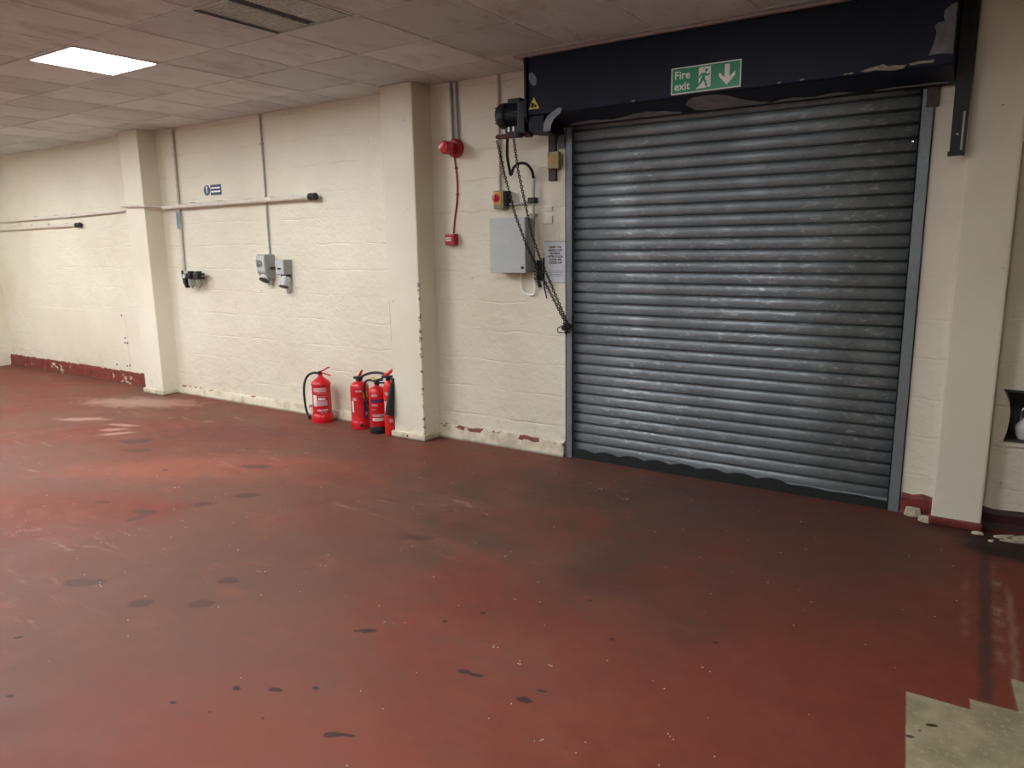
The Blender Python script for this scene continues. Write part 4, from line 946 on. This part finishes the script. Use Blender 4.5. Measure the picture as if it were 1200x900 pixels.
# 4: slim CO2 with black horn
cx, cy = -4.302, 4.57
t = thing('fire_extinguisher', (cx, cy, 0), 'rightmost slim fire extinguisher, orange-red with a black discharge horn', 'fire extinguisher', 'fire extinguishers by the column')
M['redorange'] = simple('orange_red_paint', (222, 44, 34), .3, var=.1)
b = MB(); b.lathe([(0, 0), (.040, 0), (.046, .012), (.047, .03), (.047, .36), (.042, .395), (.032, .425), (.018, .44), (.018, .455), (0, .455)], (cx, cy, 0), seg=28); b.build('cylinder', 'redorange', t, smooth=True)
lab(t, cx, cy, .047, -50, -10, .33, .355, 'label_pink'); lab(t, cx, cy, .047, -60, -32, .19, .28, 'label_white'); lab(t, cx, cy, .047, -30, 20, .165, .185, 'label_white'); lab(t, cx, cy, .047, -10, 30, .11, .14, 'label_pink')
b = MB(); b.lathe([(.022, .445), (.022, .475), (0, .478)], (cx, cy, 0), seg=14); b.tube([R_(cx, cy, .465, -.05), R_(cx, cy, .475, .035)], .012, 8); b.build('valve', 'black', t)
b = MB(); b.tube([R_(cx, cy, .478, -.03), R_(cx, cy, .505, .015), R_(cx, cy, .53, .04)], [.012, .013, .010], 6); b.build('squeeze_lever', 'redorange', t)
p0 = R_(cx, cy, .43, .03, .045); p1 = R_(cx, cy, .19, -.012, .085)
b = MB(); b.lathe([(.0, 0), (.014, 0), (.020, .04), (.030, .12), (.036, .25), (.033, .252), (.0, .245)], p0, (p1-p0), 20); b.build('discharge_horn', 'seal', t, smooth=True)
b = MB(); b.tube([R_(cx, cy, .465, .02), R_(cx, cy, .46, .045, .03), p0], .010, 8); b.build('swivel_arm', 'black', t)

t.scale = (1, 1, 1.08)
# ------------------------------------------------------------------ floor grit
b = MB()
def chip_at(x, y, s_):
    a = random.uniform(0, PI); h = s_*.4
    pts = [(x+s_*random.uniform(.5, 1)*math.cos(a+q*2*PI/5), y+s_*random.uniform(.4, 1)*math.sin(a+q*2*PI/5)) for q in range(5)]
    b.prism(pts, lambda u, v_, z_: (u, v_, z_), .0006, .0006+h)
for _ in range(210):
    x = random.uniform(-5.5, .1); y = random.uniform(1.2, 4.5)
    if x > -.2 and y < 3: continue
    chip_at(x, y, random.uniform(.0022, .0045))
for (x, y) in ((-1.45, 2.2), (-1.35, 2.25), (-1.6, 2.25), (-1.15, 1.85), (-.78, 2.1), (-.82, 2.55), (-2.05, 3.0), (-3.55, 1.68), (-2.5, 3.45), (-3.0, 2.2), (-1.95, 4.15), (-1.88, 4.12), (-2.1, 4.22), (-4.6, 2.75), (-1.72, 1.25)):
    for _ in range(3): chip_at(x+random.uniform(-.02, .02), y+random.uniform(-.015, .015), random.uniform(.0025, .0052))
o = b.build('floor_grit', 'grit'); o['kind'] = 'stuff'; tag(o, 'tiny pale crumbs of grit scattered over the red floor', 'grit')

# ------------------------------------------------------------------ world, camera, view
wd = bpy.data.worlds.new('world'); scn.world = wd; wd.use_nodes = True
wd.node_tree.nodes['Background'].inputs[0].default_value = (.5, .55, .6, 1); wd.node_tree.nodes['Background'].inputs[1].default_value = .02

yaw, pit, rol, fpx = -0.586748951, -0.189711672, -0.0149774816, 866.511706
cy_, sy_, cp, sp, cr, sr = math.cos(yaw), math.sin(yaw), math.cos(pit), math.sin(pit), math.cos(rol), math.sin(rol)
f = Vector((sy_*cp, cy_*cp, sp)); r = Vector((cy_, -sy_, 0)); u = r.cross(f)
r2 = r*cr + u*sr; u2 = -r*sr + u*cr
cam = bpy.data.cameras.new('camera'); co = bpy.data.objects.new('camera', cam); COL.objects.link(co)
mw = Matrix((( r2.x, u2.x, -f.x, 0), (r2.y, u2.y, -f.y, 0), (r2.z, u2.z, -f.z, 1.617), (0, 0, 0, 1)))
co.matrix_world = mw
cam.sensor_fit = 'HORIZONTAL'; cam.sensor_width = 36; cam.lens = fpx*36/1200; cam.clip_start = .05
scn.camera = co
vs = scn.view_settings; vs.view_transform = 'Standard'; vs.look = 'None'; vs.gamma = 1; vs.use_curve_mapping = False
vs.exposure = 0.3
